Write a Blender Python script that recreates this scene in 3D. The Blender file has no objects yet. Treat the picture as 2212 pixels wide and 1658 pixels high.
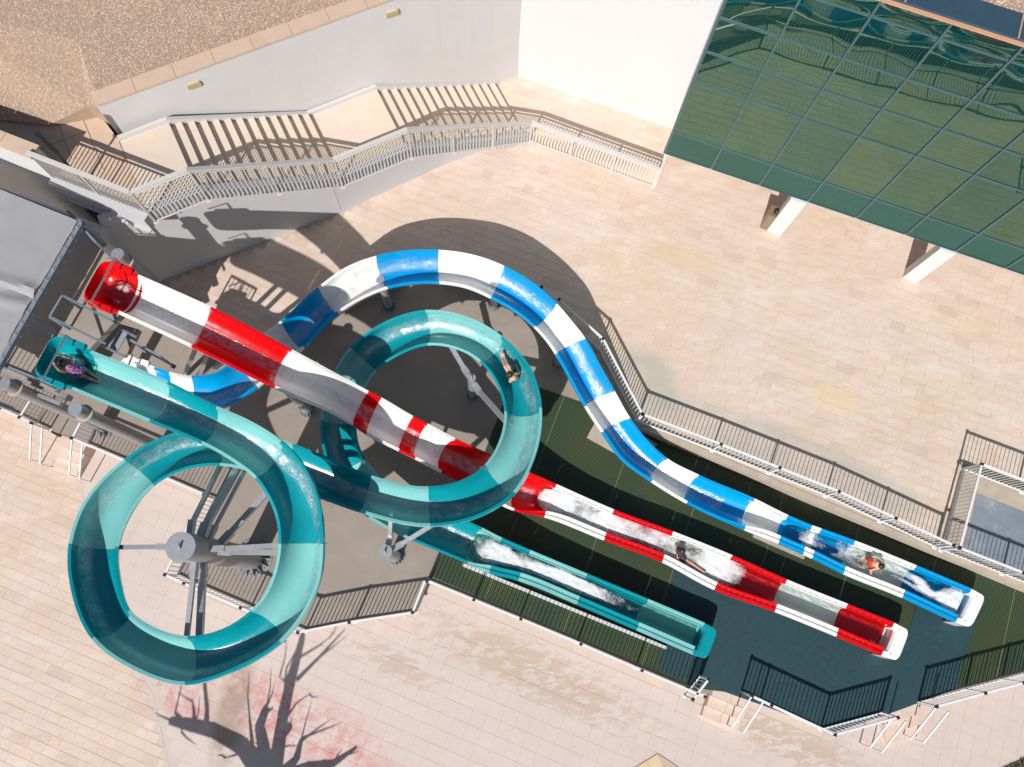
import bpy, bmesh, math, random
from mathutils import Vector, Matrix, noise, geometry as G
random.seed(7)
R = math.radians
# ------------------------------------------------------------------ camera, world, sun
F, CX, CY, NX, NY, H = 1700., 1106., 829., 1050., 1290., 22.7     # focal length, centre and nadir of a 2212 px wide survey frame
_d = Vector(((NX-CX)/F, -(NY-CY)/F, -1.)).normalized()
_r3 = -_d; _r1 = (Vector((1, 0, 0))-_d*_d.x).normalized(); _r2 = _r3.cross(_r1)
RM = Matrix((_r1, _r2, _r3))
def at(x, y, z=0.):
    v = RM @ Vector(((x-CX)/F, -(y-CY)/F, -1.)); t = (z-H)/v.z
    return Vector((v.x*t, v.y*t, z))
def at2(x, y, z=0.):
    return at(x, y, z).to_2d()
S = bpy.context.scene; COL = S.collection
cam = bpy.data.cameras.new('camera'); co = bpy.data.objects.new('camera', cam); COL.objects.link(co)
co.matrix_world = Matrix.Translation((0, 0, H)) @ RM.to_4x4()
cam.sensor_width = 36; cam.lens = 36*F/2212; cam.clip_end = 2000; cam.clip_start = .1
S.camera = co
S.render.resolution_x = 1024; S.render.resolution_y = 767
SUNH = Vector((.378, .926)); EL = R(43.2)
w = bpy.data.worlds.new('World'); S.world = w; w.use_nodes = True
nt = w.node_tree; sk = nt.nodes.new('ShaderNodeTexSky'); sk.sky_type = 'NISHITA'; sk.sun_disc = False
sk.sun_elevation = EL; sk.sun_rotation = math.atan2(-SUNH.x, -SUNH.y); sk.air_density = 1; sk.dust_density = 1.5
nt.links.new(sk.outputs[0], nt.nodes['Background'].inputs[0]); nt.nodes['Background'].inputs[1].default_value = .06
sl = bpy.data.lights.new('sun', 'SUN'); sl.energy = 4.5; sl.angle = R(.5); sl.color = (1, .968, .925)
so = bpy.data.objects.new('sun', sl); COL.objects.link(so)
sd = Vector((SUNH.x*math.cos(EL), SUNH.y*math.cos(EL), -math.sin(EL)))
so.rotation_euler = sd.to_track_quat('-Z', 'Y').to_euler(); so.location = (-20, -50, 60)
S.view_settings.view_transform = 'Standard'; S.view_settings.look = 'None'
S.view_settings.exposure = .17; S.view_settings.gamma = 1; S.view_settings.use_curve_mapping = False
S.render.engine = 'CYCLES'
U = Vector((math.cos(R(-21.6)), math.sin(R(-21.6)))); V = Vector((-U.y, U.x))       # axes of the terrace paving

# ------------------------------------------------------------------ materials
def srgb(r, g, b):
    f = lambda c: (c/255/12.92) if c/255 <= .04045 else ((c/255+.055)/1.055)**2.4
    return (f(r), f(g), f(b), 1)
MATS = {}
class NB:
    def __init__(s, name):
        s.m = bpy.data.materials.new(name); s.m.use_nodes = True; s.t = s.m.node_tree; s.n = s.t.nodes
        s.b = s.n['Principled BSDF']; s.out = s.n['Material Output']
        s.pos = s.n.new('ShaderNodeNewGeometry').outputs['Position']
    def link(s, a, b): s.t.links.new(a, b); return s
    def noise(s, scale, detail=4, rough=.55, vec=None, dist=0):
        n = s.n.new('ShaderNodeTexNoise'); n.inputs['Scale'].default_value = scale; n.inputs['Detail'].default_value = detail
        n.inputs['Roughness'].default_value = rough; n.inputs['Distortion'].default_value = dist
        s.link(vec or s.pos, n.inputs['Vector']); return n.outputs['Fac']
    def ramp(s, fac, stops):
        r = s.n.new('ShaderNodeValToRGB'); e = r.color_ramp.elements
        while len(e) < len(stops): e.new(.5)
        for k, (p, c) in enumerate(stops):
            e[k].position = p; e[k].color = c if len(c) == 4 else (*c, 1)
        s.link(fac, r.inputs[0]); return r.outputs[0]
    def mix(s, fac, a, b, mode='MIX'):
        m = s.n.new('ShaderNodeMix'); m.data_type = 'RGBA'; m.blend_type = mode
        for i, v in ((0, fac), (6, a), (7, b)):
            if hasattr(v, 'is_output') or isinstance(v, bpy.types.NodeSocket): s.link(v, m.inputs[i])
            else: m.inputs[i].default_value = v
        return m.outputs[2]
    def math(s, op, a, b=0.):
        m = s.n.new('ShaderNodeMath'); m.operation = op
        for i, v in enumerate((a, b)):
            if isinstance(v, bpy.types.NodeSocket): s.link(v, m.inputs[i])
            else: m.inputs[i].default_value = v
        return m.outputs[0]
    def rnd(s):
        o = s.n.new('ShaderNodeObjectInfo').outputs['Random']; g = s.n.new('ShaderNodeNewGeometry').outputs['Random Per Island']
        return s.math('FRACT', s.math('ADD', o, g))
    def bump(s, h, strength, dist=.02):
        b = s.n.new('ShaderNodeBump'); b.inputs['Strength'].default_value = strength; b.inputs['Distance'].default_value = dist
        s.link(h, b.inputs['Height']); s.link(b.outputs[0], s.b.inputs['Normal']); return b.outputs[0]
    def mapv(s, rot=0, scale=(1, 1, 1), loc=(0, 0, 0)):
        m = s.n.new('ShaderNodeMapping'); m.inputs['Rotation'].default_value = (0, 0, rot); m.inputs['Scale'].default_value = scale
        m.inputs['Location'].default_value = loc
        s.link(s.pos, m.inputs['Vector']); return m.outputs[0]
    def spot(s, x, y, rx, ry, ang=0, soft=.5):
        """0..1 mask of an elliptical patch centred on world x, y (a stain with its own place)"""
        m = s.n.new('ShaderNodeVectorMath'); m.operation = 'SUBTRACT'; s.link(s.pos, m.inputs[0]); m.inputs[1].default_value = (x, y, 0)
        p = s.n.new('ShaderNodeMapping'); p.inputs['Rotation'].default_value = (0, 0, -ang); p.inputs['Scale'].default_value = (1, 1, 0)
        s.link(m.outputs[0], p.inputs['Vector'])
        q = s.n.new('ShaderNodeVectorMath'); q.operation = 'MULTIPLY'; s.link(p.outputs[0], q.inputs[0]); q.inputs[1].default_value = (1/rx, 1/ry, 0)
        l = s.n.new('ShaderNodeVectorMath'); l.operation = 'LENGTH'; s.link(q.outputs[0], l.inputs[0])
        r = s.n.new('ShaderNodeMapRange'); r.inputs['From Min'].default_value = 1; r.inputs['From Max'].default_value = 1-soft
        s.link(l.outputs['Value'], r.inputs['Value']); return r.outputs[0]
    def base(s, c, rough=.6, metal=0., spec=None):
        if isinstance(c, bpy.types.NodeSocket): s.link(c, s.b.inputs['Base Color'])
        else: s.b.inputs['Base Color'].default_value = c
        if isinstance(rough, bpy.types.NodeSocket): s.link(rough, s.b.inputs['Roughness'])
        else: s.b.inputs['Roughness'].default_value = rough
        s.b.inputs['Metallic'].default_value = metal
        if spec is not None: s.b.inputs['Specular IOR Level'].default_value = spec
        return s.m
def c3(r, g, b): return (r, g, b, 1)
def gel(name, col, rough=.16, var=.08, fade=None):
    """gelcoat of the fibreglass flumes"""
    n = NB(name); a = n.noise(1.3, 5, .6); f = n.noise(22, 3)
    dark = tuple(c*(1-var*2) for c in col[:3])+(1,)
    c = n.mix(n.ramp(a, [(.35, (0, 0, 0)), (.7, (1, 1, 1))]), col, dark)
    c = n.mix(n.math('MULTIPLY', n.ramp(f, [(.62, (0, 0, 0)), (.8, (1, 1, 1))]), .12), c, c3(.6, .62, .6))
    n.bump(n.noise(7, 2), .02, .02); n.b.inputs['Coat Weight'].default_value = .35; n.b.inputs['Coat Roughness'].default_value = .08
    return n.base(c, n.ramp(n.noise(9, 4), [(.3, (rough,)*3), (.8, (rough+.16,)*3)]))
M = {}
M['red'] = gel('red_gelcoat', c3(.70, .003, .005), var=.05)
M['white'] = gel('white_gelcoat', c3(.86, .84, .81), var=.02)
M['blue'] = gel('blue_gelcoat', c3(.0, .32, .68), var=.05)
M['teal'] = gel('teal_gelcoat', c3(.002, .285, .335), var=.08)
M['aqua'] = gel('aqua_gelcoat', c3(.20, .53, .52), var=.06)
def stone(name, cols, stainamt=.5, extra=None, rough=.55, varamt=1.):
    n = NB(name)
    r = n.rnd(); c = n.ramp(r, cols)
    v = n.mapv(R(21.6), (.55, 1.6, 1))
    a = n.noise(2.2, 7, .68, v, .5); b = n.noise(.33, 4, .6)
    c = n.mix(n.math('MULTIPLY', n.ramp(a, [(.45, (0, 0, 0)), (.68, (1, 1, 1))]), .42*varamt), c, c3(.50, .36, .245))
    c = n.mix(n.math('MULTIPLY', n.ramp(n.noise(6, 6, .7, v), [(.52, (0, 0, 0)), (.7, (1, 1, 1))]), .25*varamt), c, c3(.74, .62, .50))
    c = n.mix(n.math('MULTIPLY', n.ramp(b, [(.4, (0, 0, 0)), (.65, (1, 1, 1))]), .5*stainamt), c, c3(.60, .44, .27))
    c = n.mix(n.math('MULTIPLY', n.ramp(n.noise(.5, 5, .62, n.mapv(0, (1, 1, 1), (13, 5, 0))), [(.5, (0, 0, 0)), (.68, (1, 1, 1))]), .4), c, c3(.60, .50, .46))
    c = n.mix(n.math('MULTIPLY', n.ramp(n.noise(.9, 7, .75, n.mapv(R(21.6), (.6, 1.4, 1), (3, 17, 0)), .3), [(.48, (0, 0, 0)), (.64, (1, 1, 1))]), .38*varamt), c, c3(.74, .655, .58))
    g = n.noise(26, 3, .6, n.mapv(R(21.6), (.3, 1.3, 1)))
    c = n.mix(n.math('MULTIPLY', n.ramp(g, [(.58, (0, 0, 0)), (.72, (1, 1, 1))]), .3), c, c3(.42, .27, .20))
    if extra: c = extra(n, c)
    n.bump(g, .12, .004)
    return n.base(c, rough)
TR = [(0, c3(.60, .475, .40)), (.04, c3(.55, .435, .365)), (.09, c3(.62, .495, .42)), (.45, c3(.64, .52, .445)), (.7, c3(.63, .495, .41)), (.88, c3(.65, .54, .47)), (1, c3(.61, .49, .415))]
def grey_strip(n, c):
    # greyer stone patches along the fence and rust stains
    p = at2(1700, 985, .45)
    for (x, y, rx, ry, col, amt) in ((1700, 985, 5.2, .95, c3(.43, .39, .355), .75), (1385, 830, 1.3, 1.3, c3(.34, .36, .32), .55), (1800, 862, .9, .5, c3(.68, .52, .30), .5), (1480, 560, 1.3, .5, c3(.60, .42, .22), .45)):
        q = at2(x, y, .45)
        k = n.spot(q.x, q.y, rx, ry, R(-23), .35)
        k = n.math('MULTIPLY', k, n.ramp(n.noise(1.1, 5, .6), [(.25, (.4, .4, .4)), (.6, (1, 1, 1))]))
        c = n.mix(n.math('MULTIPLY', k, amt), c, col)
    return c
M['travertine'] = stone('travertine_upper', TR, .6, grey_strip)
def pinkish(n, c):
    for (x, y, rx, ry, amt) in ((375, 1500, 1.5, .9, .75), (660, 1575, 3.4, 1.1, .85), (560, 1530, 1.6, 1.2, .4)):
        q = at2(x, y, -.5); k = n.spot(q.x, q.y, rx, ry, R(-25), .6)
        nn = n.ramp(n.noise(2.6, 8, .72), [(.42, (0, 0, 0)), (.62, (1, 1, 1))])
        c = n.mix(n.math('MULTIPLY', n.math('MULTIPLY', k, nn), amt), c, c3(.56, .20, .19))
    q = at2(500, 1540, -.5); k = n.spot(q.x, q.y, .55, 1.8, R(-10), .5)
    c = n.mix(n.math('MULTIPLY', n.math('MULTIPLY', k, n.ramp(n.noise(1.6, 5), [(.35, (0, 0, 0)), (.5, (1, 1, 1))])), .6), c, c3(.25, .17, .10))
    return c
M['travertine_low'] = stone('travertine_lower', TR, .6, pinkish)
def blots(n, c):
    # drying splash marks along the walk below the slides
    for (x, y, rx, ry, amt) in ((1150, 1450, 5.6, 1.15, 1), (1700, 1600, 3.8, .9, 1), (850, 1430, 2.4, .7, .8), (265, 1130, .8, 1.6, .8)):
        q = at2(x, y, -.5); k = n.spot(q.x, q.y, rx, ry, R(-24), .7)
        nn = n.noise(4.6, 7, .66, n.mapv(R(21), (.55, 1.5, 1)), .4)
        kk = n.ramp(n.math('ADD', nn, n.math('MULTIPLY', k, .16)), [(.60, (0, 0, 0)), (.635, (1, 1, 1))])
        c = n.mix(n.math('MULTIPLY', n.math('MULTIPLY', kk, k), amt*.62), c, c3(.44, .33, .24))
    return pinkish(n, c)
PV = [(0, c3(.575, .485, .45)), (.3, c3(.585, .495, .46)), (.6, c3(.58, .49, .45)), (1, c3(.59, .495, .45))]
M['pale_paver'] = stone('pale_paver', PV, .25, blots, .6, .35)
M['stair_stone'] = stone('stair_stone', [(0, c3(.68, .565, .455)), (1, c3(.65, .54, .435))], .3, None, .6, .35)
M['honey_tile'] = stone('honey_tile', [(0, c3(.62, .44, .24)), (1, c3(.66, .50, .30))], .5, None, .5, .6)
def simple(name, col, rough=.6, metal=0, v=.12, sc=2.5, bump=.1, bd=.004, dirt=None, damt=.3):
    n = NB(name); a = n.noise(sc, 6, .65)
    c = n.mix(n.ramp(a, [(.3, (0, 0, 0)), (.75, (1, 1, 1))]), col, tuple(x*(1-v) for x in col[:3])+(1,))
    if dirt: c = n.mix(n.math('MULTIPLY', n.ramp(n.noise(sc*.55, 7, .72, n.mapv(0, (1, 1, 1), (31, 7, 3)), .6), [(.5, (0, 0, 0)), (.7, (1, 1, 1))]), damt), c, dirt)
    if bump: n.bump(n.noise(sc*16, 3), bump, bd)
    return n.base(c, rough, metal)
M['joint'] = simple('joint_sand', c3(.53, .41, .335), .9)
M['joint_pale'] = simple('joint_sand_pale', c3(.60, .50, .44), .9)
M['concrete'] = simple('basin_concrete', c3(.32, .27, .23), .85, v=.15, sc=1.2, dirt=c3(.215, .18, .15), damt=.6)
M['deck'] = simple('tower_deck_screed', c3(.33, .29, .25), .85, v=.15, sc=1.6, dirt=c3(.22, .19, .16), damt=.35)
M['render'] = simple('wall_render', c3(.585, .55, .525), .8, v=.05, sc=1.1, dirt=c3(.60, .50, .41), damt=.22)
n = NB('wall_render_stained'); c_ = n.mix(n.ramp(n.noise(1.1, 6, .65), [(.3, (0, 0, 0)), (.75, (1, 1, 1))]), c3(.57, .55, .545), c3(.535, .52, .52))
drip = n.ramp(n.noise(1.0, 6, .7, n.mapv(R(-25), (2.6, 2.6, .16))), [(.56, (0, 0, 0)), (.72, (1, 1, 1))])
c_ = n.mix(n.math('MULTIPLY', drip, .34), c_, c3(.56, .44, .35)); c_ = n.mix(n.math('MULTIPLY', n.ramp(n.noise(.8, 7, .72, None, .6), [(.5, (0, 0, 0)), (.7, (1, 1, 1))]), .25), c_, c3(.52, .47, .43))
n.bump(n.noise(40, 3), .12, .004); M['render'] = n.base(c_, .8)
M['white_render'] = simple('white_render', c3(.60, .60, .595), .8, v=.02, sc=.8)
M['grey_render'] = simple('grey_render', c3(.50, .495, .51), .8, v=.06, sc=1.2)
M['coping'] = simple('coping_stone', c3(.60, .44, .33), .7, v=.1, sc=3, dirt=c3(.50, .34, .24))
M['kerb'] = simple('kerb_concrete', c3(.45, .38, .31), .85, v=.2, sc=2.5, dirt=c3(.26, .20, .15))
M['earth'] = simple('ground_earth', c3(.42, .32, .24), .95, v=.2, sc=.6)
M['sand_floor'] = simple('gravel_bed', c3(.40, .29, .215), .95, v=.25, sc=8)
M['alu'] = simple('white_powder_coat', c3(.74, .74, .75), .35, v=.03, sc=6, bump=0)
M['cream'] = simple('cream_powder_coat', c3(.58, .555, .525), .45, v=.05, sc=6, bump=0, dirt=c3(.5, .4, .3), damt=.15)
M['black'] = simple('black_plastic', c3(.02, .02, .024), .5, bump=0)
M['galv'] = simple('galvanised_steel', c3(.50, .51, .54), .42, metal=.55, v=.22, sc=9, bump=.05)
M['galv_dark'] = simple('weathered_steel', c3(.34, .34, .35), .5, metal=.4, v=.22, sc=5, bump=.05)
M['steel'] = simple('stainless_steel', c3(.62, .61, .60), .25, metal=.9, bump=0)
M['tent'] = simple('canopy_fabric', c3(.60, .60, .61), .8, v=.06, sc=1.0, dirt=c3(.46, .45, .45), damt=.3)
M['tent_frame'] = simple('blue_grey_frame', c3(.20, .25, .30), .5, v=.2, sc=4, bump=0)
M['slate'] = simple('blue_grey_slab', c3(.23, .265, .32), .6, v=.3, sc=1.6, dirt=c3(.42, .43, .46), damt=.6)
M['step_slat'] = simple('blue_grey_step', c3(.27, .32, .38), .6, v=.15)
M['frame_teal'] = simple('teal_grey_mullion', c3(.08, .15, .175), .4, metal=.3, bump=0)
M['roof_metal'] = simple('blue_metal_parapet', c3(.05, .105, .15), .45, metal=.3, v=.2, sc=3)
M['copper'] = simple('copper_trim', c3(.60, .33, .21), .5, v=.15)
M['bin'] = simple('bronze_bin', c3(.30, .235, .14), .4, metal=.4)
M['lampbox'] = simple('olive_lamp', c3(.42, .36, .17), .5)
M['bark'] = simple('bark', c3(.14, .105, .08), .9, v=.3, sc=6)
M['leafgreen'] = simple('grass_blade', c3(.07, .12, .03), .7, v=.3, sc=9, bump=0)
M['skin'] = simple('skin', c3(.52, .27, .18), .5, v=.15, sc=9, bump=0)
M['skin2'] = simple('skin_fair', c3(.60, .34, .24), .5, v=.12, sc=9, bump=0)
M['hair'] = simple('dark_hair', c3(.035, .018, .012), .45, v=.3, sc=30, bump=.3)
M['orange'] = simple('orange_cloth', c3(.62, .07, .02), .7, bump=0)
M['navy'] = simple('dark_cloth', c3(.03, .03, .05), .7, bump=0)
n = NB('floral_swimsuit')
c = n.ramp(n.noise(38, 3, .6), [(.38, c3(.03, .03, .12)), (.48, c3(.12, .05, .25)), (.56, c3(.55, .12, .28)), (.66, c3(.75, .5, .6))])
M['floral'] = n.base(c, .6)
# plastic grid matting: olive ribs over dark holes
n = NB('grid_matting')
def tri(nb, v, ax):
    s = nb.n.new('ShaderNodeSeparateXYZ'); nb.link(v, s.inputs[0]); p = nb.math('FRACT', s.outputs[ax]); return nb.math('ABSOLUTE', nb.math('SUBTRACT', p, .5))
mv = n.mapv(R(21.6), (1, 1, 1)); mm = n.n.new('ShaderNodeVectorMath'); mm.operation = 'SCALE'; mm.inputs['Scale'].default_value = 1/.058; n.link(mv, mm.inputs[0])
g = n.math('MAXIMUM', tri(n, mm.outputs[0], 0), tri(n, mm.outputs[0], 1))
big = n.n.new('ShaderNodeVectorMath'); big.operation = 'SCALE'; big.inputs['Scale'].default_value = 1/2.32; n.link(mv, big.inputs[0])
seam = n.math('GREATER_THAN', tri(n, big.outputs[0], 0), .494)
c = n.mix(n.ramp(g, [(.33, (0, 0, 0)), (.42, (1, 1, 1))]), c3(.006, .012, .009), n.ramp(n.noise(.8, 5), [(.35, c3(.075, .10, .024)), (.65, c3(.038, .088, .035))]))
c = n.mix(n.math('MULTIPLY', seam, .6), c, c3(.18, .20, .09))
M['grid'] = n.base(c, .6)
M['rubber'] = simple('teal_rubber_mat', c3(.012, .052, .066), .75, v=.35, sc=14, bump=.3, dirt=c3(.03, .09, .10), damt=.3)
# mirror-coated green glass
n = NB('green_mirror_glass'); n.n.remove(n.b)
gl = n.n.new('ShaderNodeBsdfGlossy'); gl.inputs['Roughness'].default_value = .0; 
gv_ = n.ramp(n.n.new('ShaderNodeObjectInfo').outputs['Random'], [(0, c3(.115, .165, .115)), (.5, c3(.135, .185, .115)), (1, c3(.155, .20, .12))])
gv_ = n.mix(n.math('MULTIPLY', n.ramp(n.noise(1.1, 5, .7, n.mapv(0, (1, 1, .35))), [(.4, (0, 0, 0)), (.7, (1, 1, 1))]), .35), gv_, c3(.085, .15, .13)); n.link(gv_, gl.inputs['Color'])
df = n.n.new('ShaderNodeBsdfDiffuse'); df.inputs['Color'].default_value = c3(.004, .028, .026)
ad = n.n.new('ShaderNodeAddShader'); n.link(gl.outputs[0], ad.inputs[0]).link(df.outputs[0], ad.inputs[1]).link(ad.outputs[0], n.out.inputs[0])
M['glass'] = n.m
n = NB('spandrel_glass'); n.n.remove(n.b)
gl = n.n.new('ShaderNodeBsdfGlossy'); gl.inputs['Roughness'].default_value = .03; gl.inputs['Color'].default_value = c3(.07, .105, .085)
df = n.n.new('ShaderNodeBsdfDiffuse'); df.inputs['Color'].default_value = c3(.008, .05, .045)
ad = n.n.new('ShaderNodeAddShader'); n.link(gl.outputs[0], ad.inputs[0]).link(df.outputs[0], ad.inputs[1]).link(ad.outputs[0], n.out.inputs[0])
M['spandrel'] = n.m
# thin running water: sparkling film over the gelcoat
def film(name):
    n = NB(name); n.n.remove(n.b)
    b = n.n.new('ShaderNodeBump'); b.inputs['Strength'].default_value = .9; b.inputs['Distance'].default_value = .016
    n.link(n.noise(34, 4, .7), b.inputs['Height'])
    g = n.n.new('ShaderNodeBsdfGlossy'); g.inputs['Roughness'].default_value = .13; n.link(b.outputs[0], g.inputs['Normal'])
    t = n.n.new('ShaderNodeBsdfTransparent'); t.inputs['Color'].default_value = c3(.97, .985, .985)
    at_ = n.n.new('ShaderNodeAttribute'); at_.attribute_name = 'foam'
    m = n.n.new('ShaderNodeMixShader')
    k = n.math('MULTIPLY', at_.outputs['Fac'], n.ramp(n.noise(5, 5, .7), [(.42, (.04,)*3), (.62, (.35,)*3)]))
    n.link(k, m.inputs[0]).link(t.outputs[0], m.inputs[1]).link(g.outputs[0], m.inputs[2])
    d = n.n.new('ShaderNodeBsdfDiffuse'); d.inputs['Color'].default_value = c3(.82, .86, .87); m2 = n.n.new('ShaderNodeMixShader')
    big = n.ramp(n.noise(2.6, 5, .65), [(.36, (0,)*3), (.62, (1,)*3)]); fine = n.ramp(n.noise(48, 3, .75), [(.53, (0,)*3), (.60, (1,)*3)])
    k2 = n.math('MULTIPLY', n.math('MULTIPLY', at_.outputs['Fac'], big), n.math('ADD', n.math('MULTIPLY', fine, .55), .04))  # white froth flecks painted into the film for sun glints
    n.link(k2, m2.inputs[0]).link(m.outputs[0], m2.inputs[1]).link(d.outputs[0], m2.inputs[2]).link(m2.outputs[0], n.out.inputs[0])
    return n.m
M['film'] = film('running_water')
# churned water in the run-outs: foam where the attribute says so, clear tinted water elsewhere
def churn(name, tint, white=1.):
    n = NB(name); n.n.remove(n.b)
    at_ = n.n.new('ShaderNodeAttribute'); at_.attribute_name = 'foam'; fo = at_.outputs['Fac']
    n1 = n.noise(4.2, 10, .72, None, .35); n2 = n.noise(24, 6, .75)
    v = n.math('ADD', n.math('MULTIPLY', n1, .55), n.math('MULTIPLY', n2, .45))
    v = n.math('ADD', n.math('MULTIPLY', n.math('SUBTRACT', v, .5), 2.3), .5)
    k = n.math('SUBTRACT', n.math('MULTIPLY', fo, 1.12), n.math('MULTIPLY', v, .95))
    fm = n.ramp(k, [(.0, (.0,)*3), (.16, (.22,)*3), (.36, (.55,)*3), (.62, (.88,)*3)])
    hb = n.n.new('ShaderNodeBump'); hb.inputs['Strength'].default_value = .3; hb.inputs['Distance'].default_value = .03; n.link(n.math('ADD', n1, n.math('MULTIPLY', n2, .6)), hb.inputs['Height'])
    d = n.n.new('ShaderNodeBsdfDiffuse'); d.inputs['Color'].default_value = c3(.80, .82, .83); n.link(hb.outputs[0], d.inputs['Normal'])
    g = n.n.new('ShaderNodeBsdfGlossy'); g.inputs['Roughness'].default_value = .06; n.link(hb.outputs[0], g.inputs['Normal'])
    t = n.n.new('ShaderNodeBsdfTransparent'); t.inputs['Color'].default_value = tint
    fr = n.n.new('ShaderNodeFresnel'); fr.inputs['IOR'].default_value = 1.33; n.link(hb.outputs[0], fr.inputs['Normal'])
    m1 = n.n.new('ShaderNodeMixShader'); n.link(fr.outputs[0], m1.inputs[0]).link(t.outputs[0], m1.inputs[1]).link(g.outputs[0], m1.inputs[2])
    m2 = n.n.new('ShaderNodeMixShader'); n.link(n.math('MULTIPLY', fm, white), m2.inputs[0]).link(m1.outputs[0], m2.inputs[1]).link(d.outputs[0], m2.inputs[2])
    n.link(m2.outputs[0], n.out.inputs[0]); return n.m
M['churn'] = churn('churned_water', c3(.80, .90, .88))
n = NB('pebbles'); M['pebble'] = n.base(n.ramp(n.n.new('ShaderNodeObjectInfo').outputs['Random'], [(0, c3(.36, .25, .18)), (.25, c3(.50, .36, .27)), (.5, c3(.60, .45, .34)), (.7, c3(.66, .52, .41)), (.88, c3(.46, .33, .21)), (1, c3(.26, .19, .16))]), .8)

# ------------------------------------------------------------------ object helpers
def setp(o, label=None, cat=None, group=None, kind=None):
    if label: o['label'] = label
    if cat: o['category'] = cat
    if group: o['group'] = group
    if kind: o['kind'] = kind
    return o
def thing(name, label, cat, loc=(0, 0, 0), group=None):
    o = bpy.data.objects.new(name, None); COL.objects.link(o); o.location = loc; o.empty_display_size = .2
    return setp(o, label, cat, group)
def link(name, me, parent=None, loc=None, rot=None, scl=None):
    o = bpy.data.objects.new(name, me); COL.objects.link(o)
    if loc is not None: o.location = loc
    if rot is not None: o.rotation_euler = rot
    if scl is not None: o.scale = scl
    if parent is not None:
        o.parent = parent; L = Vector(parent.location); p = parent.parent
        while p: p = p.parent
        if parent.type == 'EMPTY' or not parent.parent: o.matrix_parent_inverse = Matrix.Translation(-L)
        if parent.parent: o.matrix_parent_inverse = parent.matrix_local.inverted() if False else parent.matrix_basis.inverted()
    return o
def mesh(name, bm, mat, smooth=False):
    bmesh.ops.recalc_face_normals(bm, faces=bm.faces[:])
    me = bpy.data.meshes.new(name); bm.to_mesh(me); bm.free()
    for m in (mat if isinstance(mat, list) else [mat]): me.materials.append(m)
    if smooth:
        for p in me.polygons: p.use_smooth = True
        try: me.set_sharp_from_angle(angle=R(35))
        except Exception: pass
    return me
def obj(name, bm, mat, parent=None, smooth=False, **kw):
    return link(name, mesh(name, bm, mat, smooth), parent, **kw)
def prism(bm, pts, z0, z1):
    """pts: 2D polygon; z0/z1 numbers or per-vertex lists"""
    n_ = len(pts); f = lambda z, i: z[i] if isinstance(z, (list, tuple)) else z
    lo = [bm.verts.new((p[0], p[1], f(z0, i))) for i, p in enumerate(pts)]
    hi = [bm.verts.new((p[0], p[1], f(z1, i))) for i, p in enumerate(pts)]
    for i in range(n_): bm.faces.new((lo[i], lo[(i+1) % n_], hi[(i+1) % n_], hi[i]))
    for ring, flip in ((hi, False), (lo, True)):
        if n_ <= 4: bm.faces.new(ring[::-1] if flip else ring)
        else:
            for t in G.tessellate_polygon([[v.co for v in ring]]): 
                try: bm.faces.new([ring[k] for k in t])
                except ValueError: pass
    return bm
def boxp(bm, a, b, wd, z0, z1, off=0.):
    """wall-like box between 2D points a, b with width wd"""
    a = Vector(a[:2]); b = Vector(b[:2]); d = (b-a).normalized(); n_ = Vector((-d.y, d.x))
    pts = [a+n_*(off-wd/2), b+n_*(off-wd/2), b+n_*(off+wd/2), a+n_*(off+wd/2)]
    if isinstance(z0, tuple): z0 = [z0[0], z0[1], z0[1], z0[0]]
    if isinstance(z1, tuple): z1 = [z1[0], z1[1], z1[1], z1[0]]
    return prism(bm, pts, z0, z1)
def bar(bm, p, q, wx, wy=None, up=Vector((0, 0, 1))):
    wy = wy or wx; p = Vector(p); q = Vector(q); d = (q-p).normalized()
    if abs(d.dot(up)) > .98: up = Vector((1, 0, 0))
    x = d.cross(up).normalized(); y = x.cross(d)
    c = [(-1, -1), (1, -1), (1, 1), (-1, 1)]
    A = [bm.verts.new(p+x*a*wx/2+y*b*wy/2) for a, b in c]; B = [bm.verts.new(q+x*a*wx/2+y*b*wy/2) for a, b in c]
    for i in range(4): bm.faces.new((A[i], A[(i+1) % 4], B[(i+1) % 4], B[i]))
    bm.faces.new(A[::-1]); bm.faces.new(B); return bm
def tube(bm, p, q, r1, r2=None, n=14, caps=True):
    r2 = r1 if r2 is None else r2; p = Vector(p); q = Vector(q); d = (q-p).normalized()
    up = Vector((0, 0, 1)) if abs(d.z) < .95 else Vector((1, 0, 0)); x = d.cross(up).normalized(); y = x.cross(d)
    A = [bm.verts.new(p+(x*math.cos(t)+y*math.sin(t))*r1) for t in [2*math.pi*k/n for k in range(n)]]
    B = [bm.verts.new(q+(x*math.cos(t)+y*math.sin(t))*r2) for t in [2*math.pi*k/n for k in range(n)]]
    for i in range(n): bm.faces.new((A[i], A[(i+1) % n], B[(i+1) % n], B[i]))
    if caps: bm.faces.new(A[::-1]); bm.faces.new(B)
    return bm
def nbm(): return bmesh.new()
def inpoly(p, poly):
    x, y = p; c = False; j = len(poly)-1
    for i in range(len(poly)):
        xi, yi = poly[i]; xj, yj = poly[j]
        if (yi > y) != (yj > y) and x < (xj-xi)*(y-yi)/(yj-yi)+xi: c = not c
        j = i
    return c

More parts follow.
